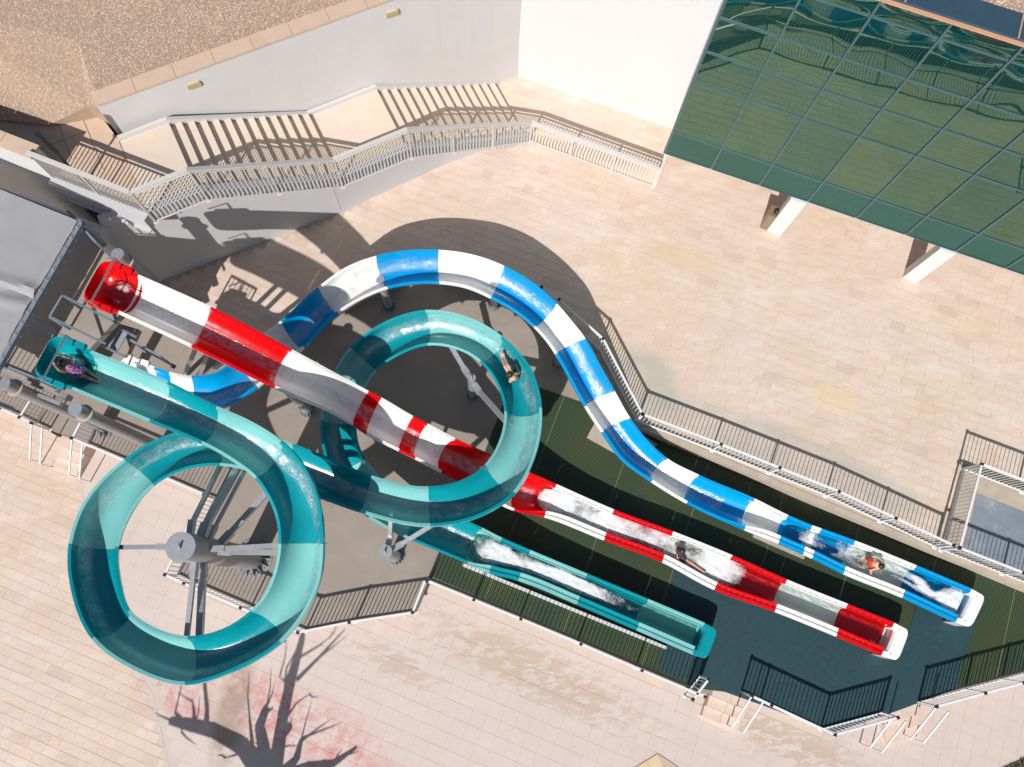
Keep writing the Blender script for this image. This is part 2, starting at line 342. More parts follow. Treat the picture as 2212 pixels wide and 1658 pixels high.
# ------------------------------------------------------------------ levels and outlines
ZL, ZS, ZU = -.5, 0., .45          # lower walk, slide basin, upper terrace
FR = .95                            # fence height
f = lambda L, z: [at2(x, y, z) for x, y in L]
low_edge = f([(-260, 772), (0, 882), (67, 914), (154, 947), (440, 1069), (356, 1242), (397, 1261), (643, 1367), (754, 1345), (891, 1324), (919, 1252), (1125, 1338), (1255, 1392), (1387, 1449), (1523, 1506), (1667, 1524), (1804, 1588), (1940, 1551), (2024, 1527), (2129, 1498), (2212, 1476), (2500, 1398)], ZS+FR)
up_edge = f([(2700, 1440), (2168, 1220), (2060, 1178), (1388, 895), (1303, 732), (1208, 647), (1170, 620), (1080, 575)], ZU+FR) + f([(960, 572), (840, 600), (745, 650), (650, 715), (560, 760), (346, 608)], ZU)
basin = low_edge + up_edge + [Vector((-9.6, 9.0)), Vector((-16, 11.7)), Vector((-22, 8))]

g = nbm(); prism(g, [(-400, -400), (400, -400), (400, 400), (-400, 400)], ZL-.6, ZL-.13)
setp(obj('ground', g, M['earth']), kind='structure')
g = nbm(); prism(g, basin, ZL-.12, ZS)
slab = setp(obj('basin_floor', g, M['concrete']), kind='structure')

def tilefield(name, poly, holes, ztop, rowh, lens, jmat, tmat, parts_label, stagger=True, gap=.007, box=None, ang=None):
    """sheet of bedding with separately laid stones on it; whole stones inside the outline, the biggest in view as parts"""
    g = nbm(); prism(g, poly, ztop-.10, ztop-.006); parent = setp(obj(name, g, jmat), kind='structure')
    u = U; v = V
    us = [p.dot(u) for p in poly]; vs = [p.dot(v) for p in poly]
    if box: us, vs = [max(min(us), box[0]), min(max(us), box[1])], [max(min(vs), box[2]), min(max(vs), box[3])]
    y = min(vs); tiles = []; rr = random.Random(5)
    while y < max(vs):
        x = min(us)-rr.random()*lens[0]*(1 if stagger else 0)
        while x < max(us):
            L = rr.choice(lens)
            def ok(a, b):
                cs = [u*(a+i*(b-a))+v*(y+j*rowh) for i in (0, .5, 1) for j in (0, 1)]
                return all(inpoly(c, poly) for c in cs) and not any(inpoly(c, h) for c in cs for h in holes)
            a, b = x, x+L
            if ok(a, b): tiles.append((a, y, L))
            else:
                # cut stones at the edge
                steps = 8; good = [k for k in range(steps) if ok(x+L*k/steps, x+L*(k+1)/steps)]
                if good:
                    s0 = good[0]; e0 = s0
                    while e0+1 in good: e0 += 1
                    ln = L*(e0-s0+1)/steps
                    if ln > .06: tiles.append((x+L*s0/steps, y, ln))
            x += L
        y += rowh
    camg = Vector((0, 1.5))
    def dist(t):
        c = u*(t[0]+t[2]/2)+v*(t[1]+rowh/2); return (c-camg).length - (20 if abs(c.x) < 16 and -5 < c.y < 16 else 0)
    tiles.sort(key=dist)
    cache = {}; rest = nbm()
    rot = math.atan2(u.y, u.x)
    for k, (a, yy, L) in enumerate(tiles):
        c = u*(a+L/2)+v*(yy+rowh/2); dz = rr.uniform(-.0015, .0015)
        if k < 300:
            key = round(L, 2)
            if key not in cache:
                b = nbm(); hx, hy = L/2-gap/2, rowh/2-gap/2; e = .004
                lo = [b.verts.new(q) for q in ((-hx, -hy, -.03), (hx, -hy, -.03), (hx, hy, -.03), (-hx, hy, -.03))]
                mi = [b.verts.new(q) for q in ((-hx, -hy, -e), (hx, -hy, -e), (hx, hy, -e), (-hx, hy, -e))]
                hi = [b.verts.new(q) for q in ((-hx+e, -hy+e, 0), (hx-e, -hy+e, 0), (hx-e, hy-e, 0), (-hx+e, hy-e, 0))]
                for A, B in ((lo, mi), (mi, hi)):
                    for i in range(4): b.faces.new((A[i], A[(i+1) % 4], B[(i+1) % 4], B[i]))
                b.faces.new(hi); cache[key] = mesh('paving_stone', b, tmat)
            link('paving_stone', cache[key], parent, loc=(c.x, c.y, ztop+dz), rot=(0, 0, rot))
        else:
            hx, hy = L/2-gap/2, rowh/2-gap/2
            q = [c+u*i*hx+v*j*hy for i, j in ((-1, -1), (1, -1), (1, 1), (-1, 1))]
            A = [rest.verts.new((p.x, p.y, ztop-.03+dz)) for p in q]; B = [rest.verts.new((p.x, p.y, ztop+dz)) for p in q]
            for i in range(4): rest.faces.new((A[i], A[(i+1) % 4], B[(i+1) % 4], B[i]))
            rest.faces.new(B)
    if len(rest.verts): setp(obj('paving_stones', rest, tmat, parent), kind='stuff')
    else: rest.free()
    return parent

# upper terrace
wallcorner = at2(1120, 165, ZU)
stairline = [at2(346, 608, ZU), at2(739, 458, ZU), at2(960, 356, ZU), at2(1120, 335, ZU)]
upoly = list(up_edge[::-1])                       # starts at (346,608), runs to the far right
upoly = upoly + [Vector((28, 4)), Vector((28, 20)), Vector((1.5, 22)), at2(1115, 158, ZU), at2(1030, 170, ZU), at2(960, 310, ZU)] + [stairline[1]]
plat = [at2(2087, 1017, .7), at2(2041, 1186, .7)]
PLAT = [plat[0]+V*.12-U*.02, plat[1]-V*.05-U*.02, plat[1]-V*.05+U*8, plat[0]+V*.12+U*8]
tilefield('upper_terrace', upoly, [PLAT], ZU, .27, [.45, .55, .6, .7, .3], M['joint'], M['travertine'], None, box=(-16, 22, -3, 22))
# the terrace's retaining kerb above the basin
k = nbm()
pe = up_edge[:-1]
for a, b in zip(pe[:-1], pe[1:]): boxp(k, a, b, .16, ZL-.1, ZU+.012, off=.06)
setp(obj('terrace_kerb', k, M['kerb']), 'low concrete kerb carrying the white fence between the upper terrace and the slide basin', 'kerb')

# lower walk: travertine at the left, pale square pavers at the right
lowall = [Vector((-30, -12)), Vector((30, -12))] + [Vector((30, low_edge[-1].y))] + low_edge[::-1] + [Vector((-30, low_edge[0].y))]
split_a, split_b = at2(300, 1010, ZL), at2(600, 1700, ZL)
sa = at2(250, 985, ZL); sb = at2(345, 1290, ZL)
tr_poly = [Vector((-26, -8)), at2(420, 1900, ZL), at2(330, 1500, ZL), at2(200, 1290, ZL), at2(175, 1030, ZL), at2(125, 940, ZS), low_edge[2]+Vector((0, -.1)), low_edge[1], low_edge[0]+Vector((0, -.05)), Vector((-26, low_edge[0].y+1.5))]
pv_poly = [at2(330, 1500, ZL), at2(420, 1900, ZL), Vector((26, -8)), Vector((26, low_edge[-1].y))] + low_edge[:2:-1] + [low_edge[3]+Vector((-.35, -.25)), at2(125, 940, ZS), at2(175, 1030, ZL), at2(200, 1290, ZL)]
tilefield('lower_terrace', tr_poly, [], ZL, .26, [.42, .55, .6, .7, .28], M['joint_pale'], M['travertine_low'], None, box=(-16, 10, -12, 9))
tilefield('lower_walk', pv_poly, [], ZL-.004, .40, [.40], M['joint_pale'], M['pale_paver'], None, stagger=False, gap=.003, box=(-10, 18, -12, 12))
# honey-coloured tiled patch at the bottom edge, set diagonally
hp = f([(1420, 1628), (1320, 1690), (1360, 1900), (1560, 1900), (1530, 1700)], ZL)
g = nbm(); prism(g, hp, ZL-.02, ZL+.012); patch = setp(obj('tiled_patch', g, M['joint']), kind='structure')
ua = (hp[1]-hp[0]).normalized(); va = Vector((-ua.y, ua.x)); tm = None
for i in range(9):
    for j in range(9):
        c_ = hp[0]+ua*(i*.33+.17)+va*(j*.33+.17)
        if all(inpoly(c_+ua*a*.15+va*b_*.15, hp) for a in (-1, 1) for b_ in (-1, 1)):
            if tm is None:
                b = nbm(); prism(b, [(-.158, -.158), (.158, -.158), (.158, .158), (-.158, .158)], -.02, 0); tm = mesh('tile', b, M['honey_tile'])
            link('tile', tm, patch, loc=(c_.x, c_.y, ZL+.02), rot=(0, 0, math.atan2(ua.y, ua.x)))

# matting on the basin floor
mesh_poly = f([(922, 1262), (956, 1198), (1048, 974), (1108, 818), (1257, 870)], 0) + f([(1378, 905)], 0)
ue = [p for p in f([(1388, 895), (2060, 1178), (2168, 1220), (2700, 1440)], ZU+FR)]
mesh_poly = [p for p in mesh_poly] + [ue[0]-V*.1, ue[1]-V*.1, ue[3]-V*.1] + [low_edge[-1]+V*.12, low_edge[-3]+V*.12, low_edge[-4]+V*.12, low_edge[-5]+V*.12, low_edge[-6]+V*.12, low_edge[-7]+V*.12+U*.05, low_edge[-8]+V*.12, low_edge[-12]+V*.12+U*.05]
g = nbm(); prism(g, mesh_poly, .001, .014)
setp(obj('grid_mat', g, M['grid']), 'olive green plastic grid matting covering the basin floor around the slide run-outs', 'mat')
def rubber(px, label, zz=.026):
    g = nbm(); prism(g, [at2(x, y, 0) for x, y in px], .015, zz); setp(obj('rubber_mat', g, M['rubber']), label, 'mat', None)
rubber([(1462, 1205), (1730, 1295), (1957, 1386), (2088, 1395), (2062, 1489), (1940, 1535), (1800, 1583), (1663, 1530), (1523, 1480), (1424, 1449)], 'dark teal rubber mat between the aqua and the red slide run-outs, reaching the fenced corner')
rubber([(1985, 1285), (2112, 1335), (2086, 1397), (1955, 1388)], 'dark teal rubber mat piece between the ends of the red and the blue slide', .031)
# concrete pads below the blue slide
for px, lb in (([(1268, 945), (1300, 885), (1420, 960), (1385, 1010)], 'raised concrete pad under the bend of the blue and white slide'),
               ([(1627, 1160), (1632, 1120), (1745, 1165), (1737, 1208)], 'concrete pad half under the straight of the blue and white slide')):
    g = nbm(); prism(g, [at2(x, y, .1) for x, y in px], .0, .1); setp(obj('concrete_pad', g, M['kerb']), lb, 'concrete pad')
# pale kerb beside the aqua run-out
g = nbm(); boxp(g, at2(1000, 1220, .1), at2(1440, 1400, .1), .09, .0, .1)
setp(obj('run_out_kerb', g, M['white_render']), 'pale narrow kerb on the matting along the aqua slide run-out', 'kerb')

# ------------------------------------------------------------------ stairs, retaining wall, gravel terraces
ZT, ZM, ZG, ZCOP = 4.45, 2.55, 5.25, 5.62
W24 = (at2(1128, 272, ZU+1.1)-at2(280, 415, ZT+1.22)).normalized(); N24 = Vector((-W24.y, W24.x))
base0 = at2(346, 608, ZU)
fc = at2(280, 415, ZT+1.22)+N24*.05                              # outer corner of the top landing
def wl(d, inset=0.): return fc + W24*d + N24*inset   # along the outer stair wall
s1a, s1b = at2(364, 265, ZT), at2(667, 250, ZM)
s2a, s2b = at2(818, 202, ZM), at2(1073, 195, ZU)
d1a, d1b = (s1a-fc).dot(W24), (s1b-fc).dot(W24); d2a, d2b = (s2a-fc).dot(W24), (s2b-fc).dot(W24)
wid = (s1a-fc).dot(N24)
D_END = d2b+.1
def wid_at(d): return wid + .05
st = thing('staircase', 'pale stone staircase in two flights descending beside the long white retaining wall', 'staircase', (fc.x, fc.y, ZU))
def block(name, pts, z0, z1, mat, parent=st, kind=None, smooth=False):
    g = nbm(); prism(g, pts, z0, z1); o = obj(name, g, mat, parent); 
    if kind: o['kind'] = kind
    return o
IN = .22                                             # kerb on the fence side
block('top_landing', [wl(-.0, IN), wl(d1a, IN), wl(d1a, wid), wl(-.0, wid)], ZT-.3, ZT, M['stair_stone'])
block('middle_landing', [wl(d1b, IN), wl(d2a, IN), wl(d2a, wid), wl(d1b, wid)], ZM-.3, ZM, M['stair_stone'])
def flight(da, db, za, zb, n_):
    for k in range(n_-1):
        t0 = da+(db-da)*k/(n_-1); t1 = da+(db-da)*(k+1)/(n_-1); z = za-(za-zb)*(k+1)/n_
        block('step', [wl(t0, IN), wl(t1+.0, IN), wl(t1+.0, wid), wl(t0, wid)], z-.3, z, M['stair_stone'])
flight(d1a, d1b, ZT, ZM, 13); flight(d2a, d2b, ZM, ZU, 14)
# outer side wall of the stair with its kerb
INW = max(0., (base0-fc).dot(N24))
g = nbm()
prof = [(-.0, ZT+.08), (d1a, ZT+.08), (d1b, ZM+.08), (d2a, ZM+.08), (d2b+.15, ZU+.12)]
for (a, za), (b, zb) in zip(prof[:-1], prof[1:]): boxp(g, wl(a, IN/2), wl(b, IN/2), IN, (za-.42, zb-.42), (za, zb)); 0
boxp(g, base0, base0-U*2.4, .22, ZL, ZT-.36, off=.11); boxp(g, wl(0, .02)-U*.0, wl(0, .02)-U*2.7, .3, ZT-.44, ZT-.41, off=.2)
boxp(g, wl(0, 0), wl(0, 0)-U*2.7, .24, ZT-.40, ZT+.08, off=.12)
GL = [base0+N24*.11, at2(739, 458, ZU)+N24*.11, at2(960, 356, ZU)+N24*.11, wl(d2b+.3, IN+.1)]
def zst(p):
    d = (p-fc).dot(W24)
    for (a_, za_), (b_, zb__) in zip(prof[:-1], prof[1:]):
        if d <= b_: return za_+(zb__-za_)*max(0, (d-a_))/(b_-a_)-.25
    return ZU-.03
for p_, q_ in zip(GL[:-1], GL[1:]):
    for k in range(4):
        a_ = p_.lerp(q_, k/4); b_ = p_.lerp(q_, (k+1)/4); boxp(g, a_, b_, .22, ZL, (zst(a_), zst(b_)))
obj('side_wall', g, M['grey_render'], st)
# stair string along the retaining wall
g = nbm()
for (a, za), (b, zb) in zip(prof[:-1], prof[1:]): boxp(g, wl(a, wid+.04), wl(b, wid+.04), .1, ZU-.1, (za+.05, zb+.05))
obj('skirting', g, M['render'], st)
# upper landing ground towards the left and gravel terrace
lef = wl(0, IN)
g = nbm(); prism(g, [lef, wl(0, wid), wl(0, wid)-W24*.2+N24*.9, wl(0, 0)-U*9+V*4.0, wl(0, 0)-U*9], ZT-.3, ZT-.004)
setp(obj('upper_path', g, M['coping']), kind='structure')
ct = [at2(205, 225, ZCOP), at2(830, 0, ZCOP)]; cdir = (ct[1]-ct[0]).normalized(); cend = ct[0]+cdir*16; cn = Vector((-cdir.y, cdir.x))
gA, gB, gC, gD, gE = at2(170, 90, ZG), at2(-240, 0, ZG), at2(-240, 235, ZT+.12), at2(108, 270, ZT+.12), at2(190, 232, ZT+.45)
zs_ = [ZG, ZG, ZT+.12, ZT+.12, ZT+.45]
g = nbm(); prism(g, [ct[0]+cn*.2, cend+cn*.2, cend+cn*14, ct[0]+cn*16-cdir*14, gB, gA], 1., ZG); prism(g, [gA, gB, gC, gD, gE], .9, zs_); prism(g, [ct[0]+cn*.2, gA, gE], .8, [ZG, ZG, ZT+.45])
setp(obj('gravel_bed', g, M['sand_floor']), kind='structure')
# paving slabs of the path end
pth = [o_ for o_ in bpy.data.objects if o_.name == 'upper_path'][0]
for i in range(9):
    for j in range(3):
        a_ = wl(0, wid)+N24*.02-W24*(.62*i+.02)-N24*(.62*(j-1)+.0); q = [a_, a_-W24*.60, a_-W24*.60+N24*.60, a_+N24*.60]
        if not all(inpoly(p_, [lef, wl(0, wid), wl(0, wid)-W24*.2+N24*.9, wl(0, 0)-U*9+V*4.0, wl(0, 0)-U*9]) for p_ in q): continue
        g = nbm(); prism(g, q, ZT-.003, ZT+.012+.003*((i+j) % 3)); obj('paving_slab', g, M['coping'], pth)
# retaining wall: top line straight, foot follows the stair
rw = thing('retaining_wall', 'long white rendered retaining wall with a beige coping between the gravel and the stairs', 'wall', (ct[0].x, ct[0].y, 0))
g = nbm(); N_ = 30
topA = ct[0]; topB = cend
base_pts = []; L1 = (wallcorner-wl(0, wid)).length
for i in range(N_+1):
    t = i/N_; d = -0.0+(D_END+1.0)*t
    base_pts.append(wl(d, wid+.09) if d < D_END else None)
A = wl(-.05, wid+.09); B = wallcorner + (wallcorner-A).normalized()*.6
tA = ct[0]; tB = ct[0]+cdir*((wallcorner-ct[0]).dot(cdir)+.6)
NQ = 24; rws = [[], []]
for q_, (a0, a1, b0, b1) in enumerate(((A, B, tA, tB), (A+cn*.9, B+cn*1.4, tA+cn*.3, tB+cn*.3))):
    for i in range(NQ+1):
        p0 = a0.lerp(a1, i/NQ); p1 = b0.lerp(b1, i/NQ)
        rws[q_].append([g.verts.new((*p0.lerp(p1, j/NQ), ZL+(ZCOP-.04-ZL)*j/NQ)) for j in range(NQ+1)])
for rw_ in rws:
    for i in range(NQ):
        for j in range(NQ): g.faces.new((rw_[i][j], rw_[i+1][j], rw_[i+1][j+1], rw_[i][j+1]))
for i in range(NQ): g.faces.new((rws[0][i][NQ], rws[0][i+1][NQ], rws[1][i+1][NQ], rws[1][i][NQ]))
for j in range(NQ):
    for e_ in (0, NQ): g.faces.new((rws[0][e_][j], rws[0][e_][j+1], rws[1][e_][j+1], rws[1][e_][j]))
obj('wall_face', g, M['render'], rw, True)
npieces = 12; Lc = (tB-tA).length
for i in range(npieces):
    a = tA+cdir*(Lc*i/npieces+.004); b = tA+cdir*(Lc*(i+1)/npieces-.004)
    g = nbm(); boxp(g, a, b, .40, ZCOP-.038, ZCOP+.03, off=.13); obj('coping_stone', g, M['coping'], rw)
# wall lamps
for (x, y), lb in (((415, 174), 'boxy olive wall lamp on the white retaining wall above the upper stair flight'), ((843, 20), 'boxy olive wall lamp high on the retaining wall near the picture top edge')):
    zl = ZCOP-.5; p = at2(x, y, zl)-cn*.10; lm = thing('wall_lamp', lb, 'lamp', (p.x, p.y, zl), 'box lamps on the retaining wall')
    a = p-cdir*.17; b = p+cdir*.17
    g = nbm(); boxp(g, a, b, .15, zl-.1, zl+.06); bmesh.ops.bevel(g, geom=g.edges[:], offset=.012, segments=2); obj('housing', g, M['lampbox'], lm)
    g = nbm(); boxp(g, a+cdir*.03, b-cdir*.03, .11, zl+.061, zl+.07); obj('lid', g, M['coping'], lm)
    g = nbm(); boxp(g, p-cdir*.05, p+cdir*.05, .30, zl-.06, zl+.0, off=.12); obj('bracket', g, M['galv_dark'], lm)
# gravel as real pebbles (geometry nodes)
def pebbles(name, poly, z, dens, size, mat, label, blade=False):
    b = nbm()
    if blade:
        for k in range(5):
            a = k*1.3; d = Vector((math.cos(a), math.sin(a), 0)); v_ = [b.verts.new(d*.006), b.verts.new(-d*.006), b.verts.new(Vector((d.y, -d.x, 0))*.02+Vector((0, 0, .05)))]; b.faces.new(v_)
    else:
        bmesh.ops.create_icosphere(b, subdivisions=1, radius=1)
        for v_ in b.verts: v_.co *= 1+.25*noise.noise(v_.co*1.7); v_.co.z *= .6
    pm = mesh(name+'_unit', b, mat); po = bpy.data.objects.new('unit', pm)
    g = nbm(); prism(g, poly, [q-.02 for q in z] if isinstance(z, list) else z-.02, z); me = mesh(name, g, M['sand_floor']); o = link(name, me); setp(o, label, None, None, 'stuff')
    ng = bpy.data.node_groups.new(name, 'GeometryNodeTree'); ng.interface.new_socket('Geometry', in_out='INPUT', socket_type='NodeSocketGeometry'); ng.interface.new_socket('Geometry', in_out='OUTPUT', socket_type='NodeSocketGeometry')
    N = ng.nodes; gi = N.new('NodeGroupInput'); go = N.new('NodeGroupOutput')
    nm = N.new('GeometryNodeInputNormal'); sx = N.new('ShaderNodeSeparateXYZ'); gt = N.new('ShaderNodeMath'); gt.operation = 'GREATER_THAN'; gt.inputs[1].default_value = .5
    dp = N.new('GeometryNodeDistributePointsOnFaces'); dp.inputs['Density'].default_value = dens
    ic = N.new('GeometryNodeInstanceOnPoints'); ob = N.new('GeometryNodeObjectInfo'); ob.inputs[0].default_value = po
    rs = N.new('FunctionNodeRandomValue'); rs.data_type = 'FLOAT'; rs.inputs[2].default_value = size*.45; rs.inputs[3].default_value = size*1.25
    rr_ = N.new('FunctionNodeRandomValue'); rr_.data_type = 'FLOAT_VECTOR'; rr_.inputs[0].default_value = (-.5, -.5, 0) if not blade else (-.3, -.3, 0); rr_.inputs[1].default_value = (.5, .5, 6.28) if not blade else (.3, .3, 6.28)
    jn = N.new('GeometryNodeJoinGeometry'); Lk = ng.links.new
    Lk(nm.outputs[0], sx.inputs[0]); Lk(sx.outputs[2], gt.inputs[0]); Lk(gt.outputs[0], dp.inputs['Selection'])
    Lk(gi.outputs[0], dp.inputs[0]); Lk(dp.outputs[0], ic.inputs['Points']); Lk(ob.outputs['Geometry'], ic.inputs['Instance'])
    Lk(rr_.outputs[0], ic.inputs['Rotation']); Lk(rs.outputs[1], ic.inputs['Scale']); Lk(ic.outputs[0], jn.inputs[0]); Lk(gi.outputs[0], jn.inputs[0]); Lk(jn.outputs[0], go.inputs[0])
    md = o.modifiers.new('scatter', 'NODES'); md.node_group = ng
    return o
GVL = 'tan gravel covering the raised terrace above the retaining wall'
def up_(z): return [q+.02 for q in z]
pebbles('gravel', [ct[0]+cn*.34, ct[0]+cdir*9+cn*.34, ct[0]+cdir*8+cn*4, at2(-60, -60, ZG)+Vector((0, 1)), gB+(gA-gB)*.35, gA], ZG+.02, 900, .019, M['pebble'], GVL)
pebbles('gravel', [gA, gB, gC, gD, gE], up_(zs_), 800, .019, M['pebble'], 'tan gravel sloping down to the path at the upper left')
pebbles('gravel', [ct[0]+cn*.34, gA, gE], up_([ZG, ZG, ZT+.45]), 800, .019, M['pebble'], 'tan gravel wedge at the end of the retaining wall')

# ------------------------------------------------------------------ fences
_bal = {}
def unit_bar(key, wx, wy, mat):
    if key not in _bal:
        b = nbm(); prism(b, [(-wx/2, -wy/2), (wx/2, -wy/2), (wx/2, wy/2), (-wx/2, wy/2)], 0, 1); _bal[key] = mesh(key, b, mat)
    return _bal[key]
def fence(pts, label, zb, zt, group='white railings around the slides', sp=.118, post=1.68, mat='alu', caps=True, rail2=False, side=0, drop=.08, flat=.055, joints=True):
    """pts: 2D path; zb/zt: base and top height, numbers or per-point lists"""
    zbs = zb if isinstance(zb, list) else [zb]*len(pts); zts = zt if isinstance(zt, list) else [zt]*len(pts)
    o = thing('railing', label, 'railing', (pts[0].x, pts[0].y, zbs[0]), group)
    def jcap(p, z, rot):
        link('joint', unit_bar('joint'+mat, .085, .075, M['black']), o, loc=(p.x, p.y, z-.052), rot=(0, 0, rot), scl=(1, 1, .06))
    for (a, za, ta), (b, zb_, tb) in zip(list(zip(pts, zbs, zts))[:-1], list(zip(pts, zbs, zts))[1:]):
        L = (b-a).length; d = (b-a)/L; rot = math.atan2(d.y, d.x); nn = Vector((-d.y, d.x))
        g = nbm(); bar(g, (a.x, a.y, ta-.02), (b.x, b.y, tb-.02), flat, .045); obj('top_rail', g, M[mat], o)
        if rail2:
            g = nbm(); bar(g, (a.x, a.y, ta-.16), (b.x, b.y, tb-.16), .04, .03); obj('middle_rail', g, M[mat], o)
        g = nbm(); bar(g, (a.x, a.y, za+drop), (b.x, b.y, zb_+drop), .04, .035); obj('bottom_rail', g, M[mat], o)
        npst = max(1, round(L/post))
        for k in range(npst+1):
            t = k/npst
            if k == 0 and a is not pts[0]: continue
            p = a.lerp(b, t); z0 = za+(zb_-za)*t; z1 = ta+(tb-ta)*t
            link('post', unit_bar('post'+mat, .05, .05, M[mat]), o, loc=(p.x, p.y, z0), rot=(0, 0, rot), scl=(1, 1, z1-z0-.01))
            link('foot_plate', unit_bar('foot'+mat, .13, .11, M[mat]), o, loc=(p.x, p.y, z0+.002), rot=(0, 0, rot), scl=(1, 1, .012))
            if joints: jcap(p, z1+.008, rot)
        nb_ = max(2, round(L/sp))
        for k in range(1, nb_):
            t = k/nb_; p = a.lerp(b, t); z0 = za+(zb_-za)*t+drop; z1 = ta+(tb-ta)*t
            top_ = z1-.04 if not rail2 else z1-.15
            link('baluster', unit_bar('bal'+mat, .018 if mat != 'cream' else .03, .018, M[mat]), o, loc=(p.x, p.y, z0), rot=(0, 0, rot), scl=(1, 1, top_-z0))
    return o
E = low_edge
fence([E[0], E[1], E[2]], 'white railing at the far left of the basin edge, left of the left steps', ZS, FR)
fence([E[1]+(E[2]-E[1])*.62, at2(71, 855, FR)], 'short white railing running inwards at the left side of the left steps', ZS, FR)
fence([E[3], E[4], E[5]], 'white railing behind the large aqua loop with a square corner by the thick steel column', ZS, FR)
fence([E[3]+U*.02, at2(180, 900, FR)], 'short white railing running inwards at the right side of the left steps', ZS, FR)
fence([E[5], E[6], E[7], E[8], E[9], E[10]], 'white railing passing under the large aqua loop and kinking at the basin corner', ZS, FR)
fence([E[10]+U*.06-V*.02, E[11], E[12], E[13], E[14]], 'long white railing in front of the aqua slide run-out', ZS, FR)
fence([at2(1497, 1512, FR)+U*.0, at2(1531, 1468, FR)], 'short white railing at the left side of the middle steps', ZS, FR)
fence([at2(1625, 1504, FR), E[15], E[16], E[17]], 'white railing with a pointed corner between the middle and the right steps', ZS, FR)
fence([E[18], E[19], E[20], E[21]], 'white railing at the lower right edge of the basin, right of the right steps', ZS, FR)
ut = up_edge
fence([ut[7], ut[6], ut[5], ut[4], ut[3]], 'white railing curving behind the blue and white slide beside its big shadow', ZU, ZU+FR)
fence([ut[3]+U*.02, at2(1558, 960, ZU+FR), at2(1813, 1062, ZU+FR), ut[2]], 'long straight white railing on the kerb between the upper terrace and the blue slide', ZU, ZU+FR)

# raised slate platform at the right with its railings
ZP = .7
g = nbm(); prism(g, PLAT, ZL, ZP); pl_ = setp(obj('raised_platform', g, M['kerb']), 'raised concrete platform with blue grey slabs behind a railing at the right edge', 'platform')
pa = at2(2109, 1067, ZP); 
for i in range(3):
    for j in range(2):
        a = pa+U*(i*1.62+.02)-V*(.0+j*.86)
        g = nbm(); prism(g, [a-V*.84, a-V*.84+U*1.6, a+U*1.6, a], ZP+.002, ZP+.012+.002*i); obj('slate_slab', g, M['slate'], pl_)
PT = [at2(2121.7, 1003, 1.65), at2(2074, 1184, 1.65)]
fence([PT[0]+U*7, PT[0], PT[1], PT[1]+U*7], 'white railing enclosing the raised slate platform at the right edge', ZP, 1.65)

# stair railing: cream bars hung on the outer side of the stair wall
rp = [(280, 415, ZT+1.22), (389, 366, ZT+1.22), (740, 338, ZM+1.2), (861, 291, ZM+1.2), (1128, 272, ZU+1.1)]
RP = [wl(max(.0, (at2(x, y, z)-fc).dot(W24)), .06) for x, y, z in rp]; RP[0] = wl(0, -.05)
zt_ = [r[2] for r in rp]; zb_ = [ZT-.33, ZT-.33, ZM-.33, ZM-.33, ZU-.04]
RP[1] = wl(d1a+.1, -.05); RP[2] = wl(d1b, -.05); RP[3] = wl(d2a+.05, -.05); RP[4] = wl(d2b+.12, -.05)
o = fence(RP, 'long cream railing stepping down the outer side of the two stair flights', zb_, zt_, 'cream railings of the staircase', sp=.105, post=1.5, mat='cream', rail2=True, joints=False, flat=.11, drop=.05)
fence([RP[0], wl(0, -.05)-U*2.75], 'cream railing of the top stair landing ending at the white tower wall', ZT-.33, ZT+1.22, 'cream railings of the staircase', sp=.105, post=1.5, mat='cream', rail2=True, joints=False, flat=.11, drop=.05)
fence([RP[4], RP[4]+U*4.15], 'cream railing along the edge of the lower stair terrace towards the glass building', ZU-.0, ZU+1.1, 'cream railings of the staircase', sp=.105, post=1.5, mat='cream', rail2=True, joints=False, flat=.11, drop=.05)
g = nbm(); boxp(g, RP[4]+U*.05, RP[4]+U*4.15, .55, ZU-.05, ZU+.10, off=.42)
setp(obj('planter_kerb', g, M['stair_stone']), 'low pale stone kerb behind the lower stair railing', 'kerb')
g = nbm(); boxp(g, RP[4]+U*.1+V*.75, RP[4]+U*4.1+V*.75, .10, ZU+.004, ZU+.07); obj2 = setp(obj('edge_strip', g, M['cream']), 'thin cream strip on the terrace behind the lower stair railing', 'kerb')
g = nbm(); te = RP[4]+U*4.2; boxp(g, te, te+V*2.2, .09, ZU-.05, ZU+.45)
setp(obj('end_wall', g, M['white_render']), 'thin white end wall between the stair terrace and the glass building', 'wall')
# bracket feet of the stair railing
bb = nbm(); 
for k in range(80):
    d = .1+k*(D_END-.2)/80
    zf = ZT if d < d1a else (ZT+(ZM-ZT)*(d-d1a)/(d1b-d1a) if d < d1b else (ZM if d < d2a else ZM+(ZU-ZM)*(d-d2a)/(d2b-d2a)))
    p = wl(d, -.03); bar(bb, (*p, zf-.2), (*(p+N24*.08), zf-.2), .03, .05)
setp(obj('bracket_row', bb, M['cream'], o), kind='stuff')

